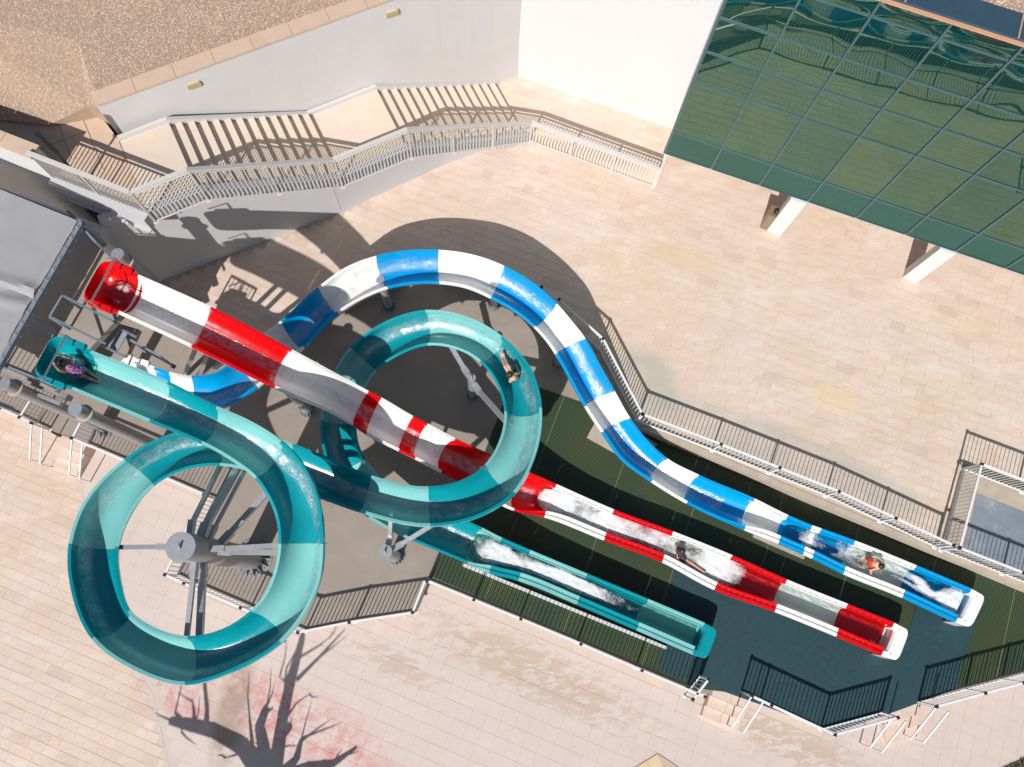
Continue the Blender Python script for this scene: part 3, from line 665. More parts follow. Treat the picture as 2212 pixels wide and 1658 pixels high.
# entry steps with handrails
def steps(pa_, pb_, label, n_=3, rise=(ZS-ZL)/3, out=-V, hr=(True, True), tread=.30):
    """steps rising to the basin edge between 2D points pa_ and pb_, descending outwards"""
    o = thing('steps', label, 'steps', (pa_.x, pa_.y, ZL), 'stone steps up to the basin')
    d = (pb_-pa_).normalized(); L = (pb_-pa_).length
    for k in range(n_):
        a = pa_+out*tread*k; z = ZS+.012-rise*k
        nb = max(2, round(L/.45))
        for j in range(nb):
            p = a+d*(L*j/nb+.003); q = a+d*(L*(j+1)/nb-.003)
            g = nbm(); prism(g, [p+out*.004, p+out*(tread-.004), q+out*(tread-.004), q+out*.004], ZL, z); obj('step_stone', g, M['travertine_low'], o)
    return o
def handrail(p, label, out=-V):
    o = thing('handrail', label, 'handrail', (p.x, p.y, ZL), 'white handrails of the steps')
    q = p+out*.95
    for off in (0, .33):
        a = p+U*off
        g = nbm(); bar(g, (*a, ZS+FR-.03), (*(a+out*.95), ZL+.62), .035); obj('rail', g, M['alu'], o)
    g = nbm(); a = p+out*.95; tube(g, (*a, ZL), (*a, ZL+.62), .02, n=8); obj('leg', g, M['alu'], o)
    g = nbm(); a = p+U*.33+out*.95; tube(g, (*a, ZL), (*a, ZL+.62), .02, n=8); obj('leg', g, M['alu'], o)
    return o
steps(E[2]+U*.42, E[3]-U*.02, 'three pale stone steps between the two short railings at the left, near the steel columns')
handrail(E[2], 'white handrail of the left steps, on their left side')
handrail(E[3], 'white handrail of the left steps, on their right side')
steps(at2(1540, 1478, 0)+U*.05, at2(1622, 1512, 0), 'three tan stone steps in the gap in the railing at the aqua slide end')
handrail(at2(1625, 1504, FR), 'white handrail at the right side of the middle steps')
ec = E[17]; ed = E[18]; dd = (ed-ec).normalized(); nn_ = Vector((dd.y, -dd.x))
steps(ec+dd*.05, ed-dd*.02, 'three pale stone steps in the gap between the two right-hand railings', out=nn_)
handrail(ec-U*.1, 'white handrail left of the right-hand steps')
handrail(ed, 'white handrail right of the right-hand steps')

# ------------------------------------------------------------------ slides
def crom(P, t):
    n_ = len(P)-1; i = min(int(t), n_-1); u = t-i; h = [(P[k+1]-P[k]).length for k in (max(i-1, 0), i, min(i+1, n_-1))]
    d = [(P[k+1]-P[k])/max(hh, 1e-6) for k, hh in zip((max(i-1, 0), i, min(i+1, n_-1)), h)]
    m1 = (d[1]*h[0]+d[0]*h[1])/(h[0]+h[1]) if i > 0 else d[1]
    m2 = (d[2]*h[1]+d[1]*h[2])/(h[1]+h[2]) if i < n_-1 else d[1]
    H_ = h[1]; return P[i]*(2*u**3-3*u*u+1)+m1*H_*(u**3-2*u*u+u)+P[i+1]*(-2*u**3+3*u*u)+m2*H_*(u**3-u*u)
class Slide:
    def __init__(s, st_, ro, depth=.52, bank=None):
        """st_: list of (Lx,Ly,Rx,Ry,z); ro: station where the flat run-out profile begins"""
        s.L = []; s.R = []; s.ro = ro; s.D = depth
        for k, e in enumerate(st_):
            zl, zr = (e[4], e[5]) if len(e) > 5 else (e[4], e[4])
            s.L.append(at(e[0], e[1], zl)); s.R.append(at(e[2], e[3], zr))
        s.n = len(st_)-1
    def ring(s, t, off=0., shrink=1.):
        L = crom(s.L, t); Rr = crom(s.R, t); a = Rr-L; w_ = a.length; ax = a/w_
        e = .03; c0 = (crom(s.L, max(t-e, 0))+crom(s.R, max(t-e, 0)))/2; c1 = (crom(s.L, min(t+e, s.n))+crom(s.R, min(t+e, s.n)))/2
        tg = (c1-c0).normalized(); up = ax.cross(tg); up = up if up.z > 0 else -up; up.normalize()
        k = max(0., min(1., (t-s.ro)/1.2)); k = k*k*(3-2*k)
        Fl = (.07+.065*k)*1.; FR_ = Fl+.10*k; g = .0+.03*k; D = s.D-.10*k; e1 = 1-.5*k; e2 = .80-.42*k
        prf = lambda f: [(0., -.11), (0., 0.), (.4*f, 0.), (.5*f, -g), (.75*f, -g), (.82*f, -g*.5), (f, -g*.5)]
        pr = prf(Fl)
        inner = []; m = 17
        for j in range(1, m):
            th = math.pi*j/m; cx = math.cos(th); sx = math.sin(th)
            x = .5*(w_+Fl-FR_)-.5*(w_-Fl-FR_)*math.copysign(abs(cx)**e1, cx); inner.append((x, -g*.5-(D-g*.5)*sx**e2))
        pts = pr+inner+[(w_-x, y) for x, y in prf(FR_)[::-1]]
        out = []
        for q, (x, y) in enumerate(pts):
            if off:
                # thickness: push outwards and down
                cx = (x-w_/2)/(w_/2)
                if 7 <= q < len(pts)-7: x += off*cx*1.2; y -= off*(1-abs(cx)*.6)
                elif q == 0: x += off*1.; 
                elif q == len(pts)-1: x -= off*1.
                else: y -= off; x = min(max(x, off), w_-off)
            out.append(L+ax*x+up*y)
        s.last = (L, ax, up, w_, tg, Fl, g, D); s.FR = FR_
        return out
    def panel(s, name, t0, t1, mat, parent, label=None, step=.12, eps=.004):
        nn = max(2, int((t1-t0)/step)+1); bm = nbm(); rings = []
        for i in range(nn+1):
            t = t0+eps+(t1-t0-2*eps)*i/nn
            A = [bm.verts.new(p) for p in s.ring(t)]; B = [bm.verts.new(p) for p in s.ring(t, .022)]
            rings.append((A, B))
        for (A, B), (C, D_) in zip(rings[:-1], rings[1:]):
            for j in range(len(A)-1):
                bm.faces.new((A[j], C[j], C[j+1], A[j+1])); bm.faces.new((B[j+1], D_[j+1], D_[j], B[j]))
            bm.faces.new((B[0], D_[0], C[0], A[0])); bm.faces.new((A[-1], C[-1], D_[-1], B[-1]))
        for A, B in (rings[0], rings[-1]):
            for j in range(len(A)-1): bm.faces.new((A[j], A[j+1], B[j+1], B[j]))
        o = obj(name, bm, mat, parent, True)
        if label: o['label'] = label
        return o
    def flangering(s, t, mat, parent):
        """bolted joint rib under the shell"""
        bm = nbm(); A = s.ring(t-.01, .0225); B = s.ring(t-.01, .07); C = s.ring(t+.01, .0225); D_ = s.ring(t+.01, .07)
        vs = [[bm.verts.new(p) for p in q] for q in (A, B, D_, C)]
        for r0, r1 in ((0, 1), (1, 2), (2, 3), (3, 0)):
            for j in range(len(A)-1): bm.faces.new((vs[r0][j], vs[r0][j+1], vs[r1][j+1], vs[r1][j]))
        return obj('joint_rib', bm, mat, parent)
    def tub(s, mat, parent, length=.95, widen=.09):
        """rounded start tub behind station 0"""
        base = s.ring(0.004); (L, ax, up, w_, tg, Fl, g, D) = s.last
        tg = Vector((tg.x, tg.y, 0)).normalized(); cen = L+ax*w_/2; bm = nbm(); rings = []; K = 16
        for i in range(K+1):
            u_ = i/K; x = -length*math.sin(u_*math.pi/2)
            hw = (1-(u_ if u_ < 1 else 1)**4.5)**.5 if u_ < 1 else .0
            wd = 1+widen*math.sin(min(1, u_*1.6)*math.pi/2)
            dz = max(hw, .0)**.5
            A = []; B = []
            for off, dst in ((0, A), (.022, B)):
                pts = base if off == 0 else s.ring(0.004, off)
                for p in pts:
                    r = p-cen; lx = r.dot(ax); lz = r.dot(up)
                    q = cen+ax*lx*max(hw, .02)*wd+Vector((0, 0, 1))*(lz*(dz if lz < -.08 else 1)+.04*math.sin(u_*math.pi/2))+tg*x
                    # rim stays a rounded outline
                    dst.append(bm.verts.new(q))
            rings.append((A, B))
        for (A, B), (C, D_) in zip(rings[:-1], rings[1:]):
            for j in range(len(A)-1):
                bm.faces.new((A[j], C[j], C[j+1], A[j+1])); bm.faces.new((B[j+1], D_[j+1], D_[j], B[j]))
            bm.faces.new((B[0], D_[0], C[0], A[0])); bm.faces.new((A[-1], C[-1], D_[-1], B[-1]))
        obj('start_tub', bm, mat, parent, True)
        # two arm blocks at the entry
        for sgn, j in ((1, 0), (-1, -1)):
            p = cen+ax*sgn*(w_/2*1.02)-tg*.42+Vector((0, 0, .02))
            g_ = nbm(); bar(g_, p-tg*.28, p+tg*.28, .14, .12); bmesh.ops.bevel(g_, geom=g_.edges[:], offset=.03, segments=2); obj('grip_block', g_, mat, parent, True)
        # grab bar
        g_ = nbm(); a = cen+ax*(w_/2+.05)-tg*.42; b = cen-ax*(w_/2+.05)-tg*.42; h_ = Vector((0, 0, .42))
        tube(g_, a, a+h_, .02, n=8); tube(g_, b, b+h_, .02, n=8); tube(g_, a+h_, b+h_, .022, n=10)
        tube(g_, a+h_, a-tg*.35+h_*.3, .018, n=8); tube(g_, b+h_, b-tg*.35+h_*.3, .018, n=8)
        obj('grab_bar', g_, M['steel'], parent, True)
        s.tubinfo = (cen, ax, tg, w_)
    def cap(s, mat, parent, length=.42):
        """closed, rounded end piece of the run-out"""
        base = s.ring(s.n-.004); (L, ax, up, w_, tg, Fl, g, D) = s.last; tg = Vector((tg.x, tg.y, 0)).normalized()
        zr = L.z+.01; bm = nbm(); K = 14
        # outer outline (rounded) and inner outline (basin back)
        def outl(scale, lx, pw):
            r = []
            for i in range(K*2+1):
                a = -1+i/K; x = lx*(1-abs(a)**pw)**(1/pw) if abs(a) < 1 else 0
                r.append((a*scale*w_/2, x))
            return r
        cen = L+ax*w_/2
        O = outl(1.0, length, 5); I = outl((w_/2-Fl-.03)/(w_/2), length*.18, 4)
        O2 = outl(.97, length*.95, 5); O3 = outl(1.01, length*1.02, 5)
        lv = [(O3, .02-0, True), (O3, -zr+.09, True)]
        def ringv(P, z): return [bm.verts.new(cen+ax*a+tg*x+Vector((0, 0, z))) for a, x in P]
        bot = ringv(O3, -cen.z+.03); mid = ringv(O, -.07); top = ringv(O, 0); top2 = ringv(O2, .02); itop = ringv(outl((w_/2-Fl)/(w_/2), length*.30, 4), .015); ii = ringv(I, -.04); ib = ringv(I, -D+.03)
        seq = [bot, mid, top, top2, itop, ii, ib]
        for A, B in zip(seq[:-1], seq[1:]):
            for j in range(len(A)-1): bm.faces.new((A[j], A[j+1], B[j+1], B[j]))
        bm.faces.new(ib)
        for e_ in (0, -1):
            r_ = [q[e_] for q in seq]
            bm.faces.new(r_ if e_ == 0 else r_[::-1])
        obj('end_cap', bm, mat, parent, True)
        for a in (-.36, .36):
            b_ = nbm(); p = cen+ax*a*w_+tg*.2; tube(b_, p+Vector((0, 0, .018)), p+Vector((0, 0, .03)), .014, n=8); obj('bolt', b_, M['galv_dark'], parent)
    def bolts(s, t0, t1, parent, side=1, sp=.16):
        bm = nbm(); t = t0; dt = .02; acc = 0; prev = None
        while t < t1:
            s.ring(t); (L, ax, up, w_, tg, Fl, g, D) = s.last
            x = (w_-s.FR*.62) if side > 0 else Fl*.62
            p = L+ax*x-up*(g-.0)
            if prev is not None: acc += (p-prev).length
            prev = p
            if acc > sp: acc = 0; tube(bm, p, p+up*.012, .011, n=6)
            t += dt
        o = obj('bolts', bm, M['galv_dark'], parent); o['kind'] = 'stuff'
    def film(s, t0, t1, name, label, j0=.32, j1=.72, shift=0., amt=1.):
        bm = nbm(); rows = []; t = t0
        lay = bm.verts.layers.float.new('foam'); nj = 10
        while t <= t1+1e-6:
            P = s.ring(t); up = s.last[2]; inn = P[7:-7]; m = len(inn)-1; row = []
            for k in range(nj+1):
                sh = shift(t) if callable(shift) else shift
                q = max(0, min(.999, j0+(j1-j0)*k/nj+sh+.05*noise.noise(Vector((t*2.1, 3, 0)))))*m; i = int(q); u_ = q-i
                v_ = bm.verts.new(inn[i].lerp(inn[i+1], u_)+up*.010); e = k/nj
                v_[lay] = amt*min(1, 5*e, 5*(1-e)); row.append(v_)
            rows.append(row); t += .10
        for A, B in zip(rows[:-1], rows[1:]):
            for k in range(nj): bm.faces.new((A[k], A[k+1], B[k+1], B[k]))
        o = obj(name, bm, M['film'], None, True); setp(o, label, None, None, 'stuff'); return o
    def pool(s, t0, t1, label, level, foam, name='splashing_water', mat=None, fadein=.4):
        """churned water lying in the trough; foam(x along metres 0..1, y across 0..1) gives froth"""
        bm = nbm(); lay = bm.verts.layers.float.new('foam'); rows = []; nu = int((t1-t0)*52); nv = 36
        for i in range(nu+1):
            t = t0+(t1-t0)*i/nu; s.ring(t); (L, ax, up, w_, tg, Fl, g, D) = s.last; row = []
            lv = level(i/nu) if callable(level) else level
            half = (w_-Fl-s.FR)/2+.012; mid_ = (w_+Fl-s.FR)/2
            # water is as wide as the trough at that depth
            q = max(0., min(1., (D-lv)/D)); frac = min(1, (1-(lv/D)**2.2))**.5 if lv < D else .05
            hw = half*max(.25, frac)*1.02
            for j in range(nv+1):
                b = j/nv; p = L+ax*(mid_-hw+2*hw*b)-up*lv; f_ = foam(i/nu, b)
                nz = noise.fractal(Vector((p.x*6, p.y*6, 0)), 1, 2.1, 5)
                p = p+Vector((0, 0, max(0, f_)*(.006+.012*nz)+.006*noise.noise(p*9)))
                v_ = bm.verts.new(p); v_[lay] = max(0., f_); row.append(v_)
            rows.append(row)
        for A, B in zip(rows[:-1], rows[1:]):
            for k in range(nv): bm.faces.new((A[k], A[k+1], B[k+1], B[k]))
        o = obj(name, bm, mat or M['churn'], None, True); setp(o, label, None, None, 'stuff'); return o

# --- red and white multi-bump slide
RS = [(299, 593, 254, 677, 5.75), (456, 663, 412, 750, 5.3), (631, 755, 593, 839, 4.45), (797, 845, 762, 919, 3.15), (824, 859, 791, 939, 3.05), (893, 899, 861, 975, 2.75),
      (924, 915, 896, 992, 2.65), (984, 947, 953, 1022, 2.25), (1078, 990, 1042, 1068, 1.55), (1141, 1019, 1110, 1104, 1.1), (1202, 1046, 1175, 1118, .85), (1327, 1101, 1305, 1168, .68),
      (1454, 1148, 1430, 1215, .65), (1583, 1200, 1543, 1275, .65), (1700, 1252, 1673, 1322, .65), (1832, 1305, 1807, 1376, .65), (1932, 1345, 1904, 1417, .65)]
red = Slide(RS, 9.2)
r0 = red.ring(0)[0]
ro_ = thing('water_slide', 'long straight red and white striped water slide with bumps and a white end cap', 'water slide', (r0.x, r0.y, 0))
red.tub(M['red'], ro_, .92)
for a, b, c_ in ((0, 1, 'white'), (1, 2, 'red'), (2, 3, 'white'), (3, 4, 'red'), (4, 5, 'white'), (5, 6, 'red'), (6, 7, 'white'), (7, 8, 'red'), (8, 9, 'white'), (9, 10, 'red'), (10, 11, 'white'), (11, 12, 'red'), (12, 13, 'white'), (13, 14, 'red'), (14, 15, 'white'), (15, 16, 'red')):
    red.panel('flume_section', a, b, M[c_], ro_, c_+' flume section')
for t in (1, 2, 3, 5, 7, 8, 9): red.flangering(t, M['white'], ro_)
red.cap(M['white'], ro_, .46); red.bolts(10, 15.8, ro_, 1); red.bolts(10.2, 15.8, ro_, -1)
# --- blue and white slide
BS = [(334, 793, 306, 866, 3.5), (366, 803, 345, 880, 3.45), (414, 812, 412, 888, 3.35), (462, 806, 491, 877, 3.25), (508, 775, 556, 836, 3.1), (560, 727, 612, 787, 3.0), (606, 693, 657, 751, 2.85),
      (686, 621, 731, 677, 2.7), (752, 575, 785, 645, 2.6), (812, 553, 838, 624, 2.5), (880, 541, 893, 614, 2.4), (947, 540, 949, 613, 2.3), (1020, 550, 1005, 622, 2.25), (1090, 575, 1060, 645, 2.2),
      (1150, 610, 1110, 673, 2.1), (1203, 656, 1153, 708, 2.05), (1238, 697, 1179, 737, 2.0), (1265, 732, 1200, 766, 1.9), (1297, 790, 1232, 823, 1.7), (1328, 845, 1263, 879, 1.5), (1362, 904, 1300, 935, 1.3),
      (1396, 948, 1345, 995, 1.15), (1441, 990, 1407, 1041, 1.0), (1510, 1026, 1484, 1088, .85), (1630, 1077, 1608, 1145, .75), (1703, 1113, 1682, 1175, .68), (1755, 1135, 1735, 1198, .65), (1775, 1142, 1755, 1207, .65),
      (1847, 1168, 1822, 1240, .65), (1981, 1222, 1950, 1292, .65), (2099, 1272, 2064, 1345, .65)]
BS2 = []
for k, e in enumerate(BS):
    b = .16 if 8 <= k <= 16 else (-.10 if k in (2, 3, 4) else (-.06 if k in (20, 21) else 0)); BS2.append((*e[:4], e[4]+b, e[4]))
blue = Slide(BS2, 23.5, .5)
r0 = blue.ring(0)[0]
bo = thing('water_slide', 'blue and white striped water slide winding over the terrace edge in an S shape', 'water slide', (r0.x, r0.y, 0))
blue.tub(M['white'], bo, .85)
for a, b, c_ in ((0, 1, 'blue'), (1, 2, 'white'), (2, 4, 'blue'), (4, 6, 'white'), (6, 7, 'blue'), (7, 9, 'white'), (9, 11, 'blue'), (11, 13, 'white'), (13, 15, 'blue'), (15, 17, 'white'), (17, 19, 'blue'), (19, 20, 'white'), (20, 22, 'blue'),
                 (22, 23, 'white'), (23, 24, 'blue'), (24, 25, 'white'), (25, 26, 'blue'), (26, 27, 'white'), (27, 28, 'blue'), (28, 29, 'white'), (29, 30, 'blue')):
    blue.panel('flume_section', a, b, M[c_], bo, c_+' flume section')
for t in (4, 6, 7, 9, 11, 13, 15, 17, 19, 20, 22): blue.flangering(t, M['blue'], bo)
blue.cap(M['white'], bo, .44); blue.bolts(24, 29.8, bo, 1); blue.bolts(24, 29.8, bo, -1)
# --- aqua / teal slide with two loops
TS = [(197, 757, 154, 842, 5.8), (364, 824, 322, 912, 5.6), (468, 877, 434, 959, 5.4), (542, 910, 498, 995, 5.3), (608, 953, 551, 1036, 5.2), (660, 1012, 583, 1085, 5.1), (689, 1085, 598, 1130, 5.0), (698, 1175, 601, 1175, 4.95),
      (690, 1255, 590, 1240, 4.9), (655, 1330, 571, 1283, 4.85), (606, 1389, 541, 1319, 4.8), (515, 1445, 482, 1358, 4.75), (400, 1480, 406, 1374, 4.7), (290, 1448, 338, 1357, 4.65), (197, 1380, 281, 1317, 4.6), (153, 1275, 260, 1250, 4.5),
      (148, 1175, 257, 1182, 4.4), (178, 1090, 285, 1108, 4.35), (268, 992, 334, 1049, 4.25), (335, 950, 382, 1022, 4.15), (425, 925, 448, 1007, 4.05), (520, 925, 514, 1012, 3.95), (603, 948, 576, 1034, 3.8), (705, 986, 672, 1070, 3.6),
      (802, 1027, 776, 1107, 3.4), (926, 1051, 931, 1137, 3.2), (1000, 1036, 1030, 1118, 3.1), (1047, 1004, 1112, 1066, 3.0), (1079, 950, 1156, 985, 2.9), (1089, 889, 1170, 880, 2.75), (1075, 835, 1148, 798, 2.65), (1036, 783, 1085, 727, 2.55),
      (985, 755, 1010, 685, 2.45), (923, 747, 918, 670, 2.35), (862, 768, 828, 697, 2.25), (814, 802, 756, 750, 2.15), (783, 855, 712, 822, 2.05), (770, 915, 692, 908, 1.95), (778, 968, 702, 990, 1.85), (815, 1023, 745, 1075, 1.7),
      (890, 1072, 850, 1150, 1.5), (965, 1105, 930, 1185, 1.28), (1041, 1140, 1009, 1218, 1.05), (1085, 1162, 1056, 1239, .9), (1145, 1188, 1118, 1255, .78), (1270, 1240, 1247, 1307, .68), (1400, 1294, 1374, 1362, .65), (1523, 1346, 1496, 1415, .65)]
TS2 = []
for k, e in enumerate(TS):
    zl = zr = e[4]
    if 3 <= k <= 21: zl += .22*min(1, (k-2)/3, (22-k)/3)
    if 24 <= k <= 40: zr += .22*min(1, (k-23)/3, (41-k)/3)
    TS2.append((*e[:4], zl, zr))
teal = Slide(TS2, 42, .56)
r0 = teal.ring(0)[0]
to = thing('water_slide', 'aqua and dark teal water slide with two large round loops and a straight run-out', 'water slide', (r0.x, r0.y, 0))
teal.tub(M['teal'], to, .95)
for a, b, c_ in ((0, 1, 'aqua'), (1, 2, 'teal'), (2, 4, 'aqua'), (4, 7, 'teal'), (7, 10, 'aqua'), (10, 12, 'teal'), (12, 14, 'aqua'), (14, 16, 'teal'), (16, 18, 'aqua'), (18, 20.4, 'teal'), (20.4, 22.3, 'aqua'), (22.3, 24, 'teal'), (24, 25, 'aqua'), (25, 27, 'teal'),
                 (27, 29, 'aqua'), (29, 31, 'teal'), (31, 33, 'aqua'), (33, 35, 'teal'), (35, 37, 'aqua'), (37, 38.4, 'teal'), (38.4, 40.4, 'aqua'), (40.4, 42, 'teal'), (42, 43, 'aqua'), (43, 44, 'teal'), (44, 45, 'aqua'), (45, 46, 'teal'), (46, 47, 'aqua')):
    teal.panel('flume_section', a, b, M[c_], to, ('pale aqua' if c_ == 'aqua' else 'dark teal')+' flume section')
for t in (2, 4, 7, 10, 12, 14, 16, 18, 20.4, 22.3, 24, 25, 27, 29, 31, 33, 35, 37, 38.4, 40.4): teal.flangering(t, M['teal'], to)
teal.cap(M['teal'], to, .40)
# flowing water
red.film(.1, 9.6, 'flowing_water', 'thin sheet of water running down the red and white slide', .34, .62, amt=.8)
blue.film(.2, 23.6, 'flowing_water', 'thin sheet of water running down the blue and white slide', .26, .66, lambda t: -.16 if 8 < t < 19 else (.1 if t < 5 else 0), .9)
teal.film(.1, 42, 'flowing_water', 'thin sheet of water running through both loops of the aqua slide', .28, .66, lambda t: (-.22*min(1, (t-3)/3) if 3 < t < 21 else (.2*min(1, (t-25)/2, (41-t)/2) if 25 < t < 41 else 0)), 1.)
def blob(x, y, cx, cy, rx, ry, amp=1): 
    q = ((x-cx)/rx)**2+((y-cy)/ry)**2; return amp*max(0, 1-q)
def foam_red(x, y):
    n_ = .5+.5*noise.noise(Vector((x*16, y*2.6, 1)))
    f_ = blob(x, y, .05, .35, .07, .8, 1.05)+blob(x, y, .15, .5, .15, 1.2, .62)+blob(x, y, .27, .42, .14, 1.2, .60)+blob(x, y, .41, .5, .13, 1.2, .5)+blob(x, y, .52, .42, .08, .95, .95)
    return min(1.0, f_*(.55+.75*n_)) + (.12 if x < .58 else .02)
red.pool(9.7, 15.98, 'white foaming water with splashes in the trough of the red slide run-out', lambda u_: .15 if u_ > .1 else .38-.23*u_/.1, foam_red)
def foam_blue(x, y):
    n_ = .5+.5*noise.noise(Vector((x*14, y*3, 9)))
    wv = .5+.33*math.sin(x*16+.5)
    dy = .22*noise.noise(Vector((x*13, y*2, 5)))
    f_ = blob(x, y, .26, .5, .2, .85, .9)+blob(x, y, .60, .5, .2, 1.1, .5)+blob(x, y, .97, .55, .07, .65, 1.05)+blob(x, y+dy, .88, .30+(x-.78)*2.0, .17, .24, .85)+blob(x, y-dy, .85, .62+(x-.78)*1.0, .13, .15, .6)+.12*(x > .74)
    return min(1.0, f_*(.6+.7*n_)) + .08
blue.pool(25.2, 29.98, 'splashing water with foam in the trough of the blue slide run-out', lambda u_: .15 if u_ > .1 else .34-.19*u_/.1, foam_blue)
def foam_teal(x, y):
    n_ = .5+.5*noise.noise(Vector((x*18, y*3, 4)))
    c_ = .30+.25*x/.5
    f_ = (blob(x, y, .17, .45, .2, .6, .95)+blob(x, y, .40, .38, .27, .55, .75)+blob(x, y, .58, .42, .18, .5, .6)+blob(x, y, .38, .75, .36, .45, .45)+blob(x, y, .70, .5, .18, .6, .4))
    return min(1.05, f_*(.6+.65*n_)) + .05
teal.pool(42.0, 46.98, 'splashing water with white froth in the aqua slide run-out', lambda u_: .17 if u_ > .12 else .42-.25*u_/.12, foam_teal)
# froth at the start tubs
def puddle(s, label, lvl=.38, amp=.75):
    cen, ax, tg, w_ = s.tubinfo; bm = nbm(); lay = bm.verts.layers.float.new('foam'); rows = []; nu, nv = 40, 34
    for i in range(nu+1):
        x = -.72+.74*i/nu; row = []
        for j in range(nv+1):
            b = -1+2*j/nv; hw = .36*w_*(1-max(0, (-x-.2)/.55)**3*.6)
            f_ = blob(i/nu, j/nv, .45, .25, .4, .28, 1)+blob(i/nu, j/nv, .45, .8, .35, .2, .7)
            p = cen+ax*b*hw+tg*x+Vector((0, 0, -lvl+.02*noise.noise(Vector((x*9, b*6, 0)))+f_*.02))
            v_ = bm.verts.new(p); v_[lay] = f_*amp; row.append(v_)
        rows.append(row)
    for A, B in zip(rows[:-1], rows[1:]):
        for k in range(nv): bm.faces.new((A[k], A[k+1], B[k+1], B[k]))
    o = obj('splashing_water', bm, M['churn'], None, True); setp(o, label, None, None, 'stuff')
puddle(red, 'water welling up in the red start tub'); puddle(teal, 'water welling up in the teal start tub around the girl')

# ------------------------------------------------------------------ steel columns
def flange(parent, p, r, z, name='base_plate', gus=14, hh=.16, rc=.2):
    g_ = nbm(); tube(g_, (*p, z), (*p, z+.025), r, n=28); o = obj(name, g_, M['galv_dark'], parent)
    g_ = nbm(); prism(g_, [(rc*.96, -.006), (r*.93, -.006), (r*.93, .006), (rc*.96, .006)], [z+.026]*4, [z+.026+hh, z+.05, z+.05, z+.026+hh]); gm = mesh('gusset', g_, M['galv_dark'])
    for k in range(gus):
        link('gusset', gm, parent, loc=(p.x, p.y, 0), rot=(0, 0, 2*math.pi*k/gus))
    g_ = nbm()
    for k in range(gus):
        a = 2*math.pi*(k+.5)/gus; q = (p.x+math.cos(a)*r*.82, p.y+math.sin(a)*r*.82); tube(g_, (*q, z+.025), (*q, z+.06), .018, n=6)
    o = obj('bolts', g_, M['galv'], parent); o['kind'] = 'stuff'
def column(p, r, ztop, label, rb=None, arms=(), capped=True, zb=0., mat='galv_dark'):
    o = thing('steel_column', label, 'column', (p.x, p.y, zb))
    g_ = nbm(); tube(g_, (*p, zb+.02), (*p, ztop-.02), r, n=36); obj('shaft', g_, M[mat], o, True)
    g_ = nbm(); tube(g_, (*p, ztop-.02), (*p, ztop+.01), r*1.02, n=36); obj('cap_plate', g_, M['galv'], o)
    flange(o, p, rb or r*1.75, zb, gus=14, hh=.2, rc=r)
    if capped:
        g_ = nbm(); bar(g_, (p.x, p.y-.03, ztop+.01), (p.x, p.y+.05, ztop+.10), .02, .10); obj('lifting_lug', g_, M['galv'], o)
    for (z, tgt, wd) in arms:
        d = (Vector(tgt[:2])-p).normalized(); a = Vector((p.x+d.x*r, p.y+d.y*r, z)); n2 = Vector((-d.y, d.x, 0))
        g_ = nbm(); bar(g_, a-Vector((0, 0, .0)), a+Vector((d.x, d.y, 0))*.30, wd*1.35, .20); b = obj('bracket', g_, M['galv'], o)
        g_ = nbm(); bar(g_, a+Vector((d.x, d.y, 0))*.22, Vector(tgt), wd, wd*1.1); obj('arm', g_, M['galv'], o)
    return o
def under(s, t, inner=True, dz=.3, side='R', inset=.18):
    s.ring(t); L, ax, up, w_ = s.last[:4]; p = L+ax*(w_-inset if side == 'R' else inset); return (p.x, p.y, p.z-dz)
PA = at2(545, 1207, 0); 
column(PA, .31, 5.35, 'thick galvanised steel column with a round cap in the middle of the large aqua loop', .55, arms=(
    (4.9, under(teal, 20.3, dz=.5), .09), (4.35, under(teal, 20.9, dz=.4), .15), (3.9, under(teal, 21.2, dz=.3), .08), (3.3, under(teal, 22.2, dz=.35), .13),
    (4.3, under(teal, 7.0, dz=.35), .10), (3.8, under(teal, 7.25, dz=.5), .13), (5.0, under(teal, 16, dz=.35), .10), (4.4, under(teal, 12.2, dz=.35), .10), (4.0, under(teal, 11.9, dz=.5), .14)), mat='galv_dark')
column(at2(1021, 854, 0), .115, 1.9, 'galvanised steel column with two diagonal arms inside the smaller aqua loop', .22, arms=((1.7, under(teal, 32.3, side='L', dz=.35), .12), (1.55, under(teal, 28.6, side='L', dz=.35), .13)), mat='galv')
column(at2(854, 1202, 0), .17, 2.3, 'short galvanised steel column with a V of two arms below the smaller aqua loop', .28, arms=((2.05, under(teal, 24.4, side='R', dz=.45), .10), (2.05, under(teal, 25.2, side='R', dz=.45), .11)), mat='galv')
column(at2(840, 662, 0), .12, 2.1, 'slim grey steel column under the top of the blue slide arc, left one', .24, mat='galv', capped=False)
column(at2(1067, 661, 0), .12, 1.8, 'slim grey steel column in shade under the blue slide arc, right of the left one', .22, mat='galv', capped=False)
column(at2(1407, 0, 0) if False else at2(1205, 785, 0), .12, 1.4, 'slim grey steel column half hidden under the descending blue slide', .22, mat='galv', capped=False)
column(at2(664, 886, 0), .14, 2.6, 'slim grey steel column below the red slide beside the smaller aqua loop', .27, mat='galv', capped=False)
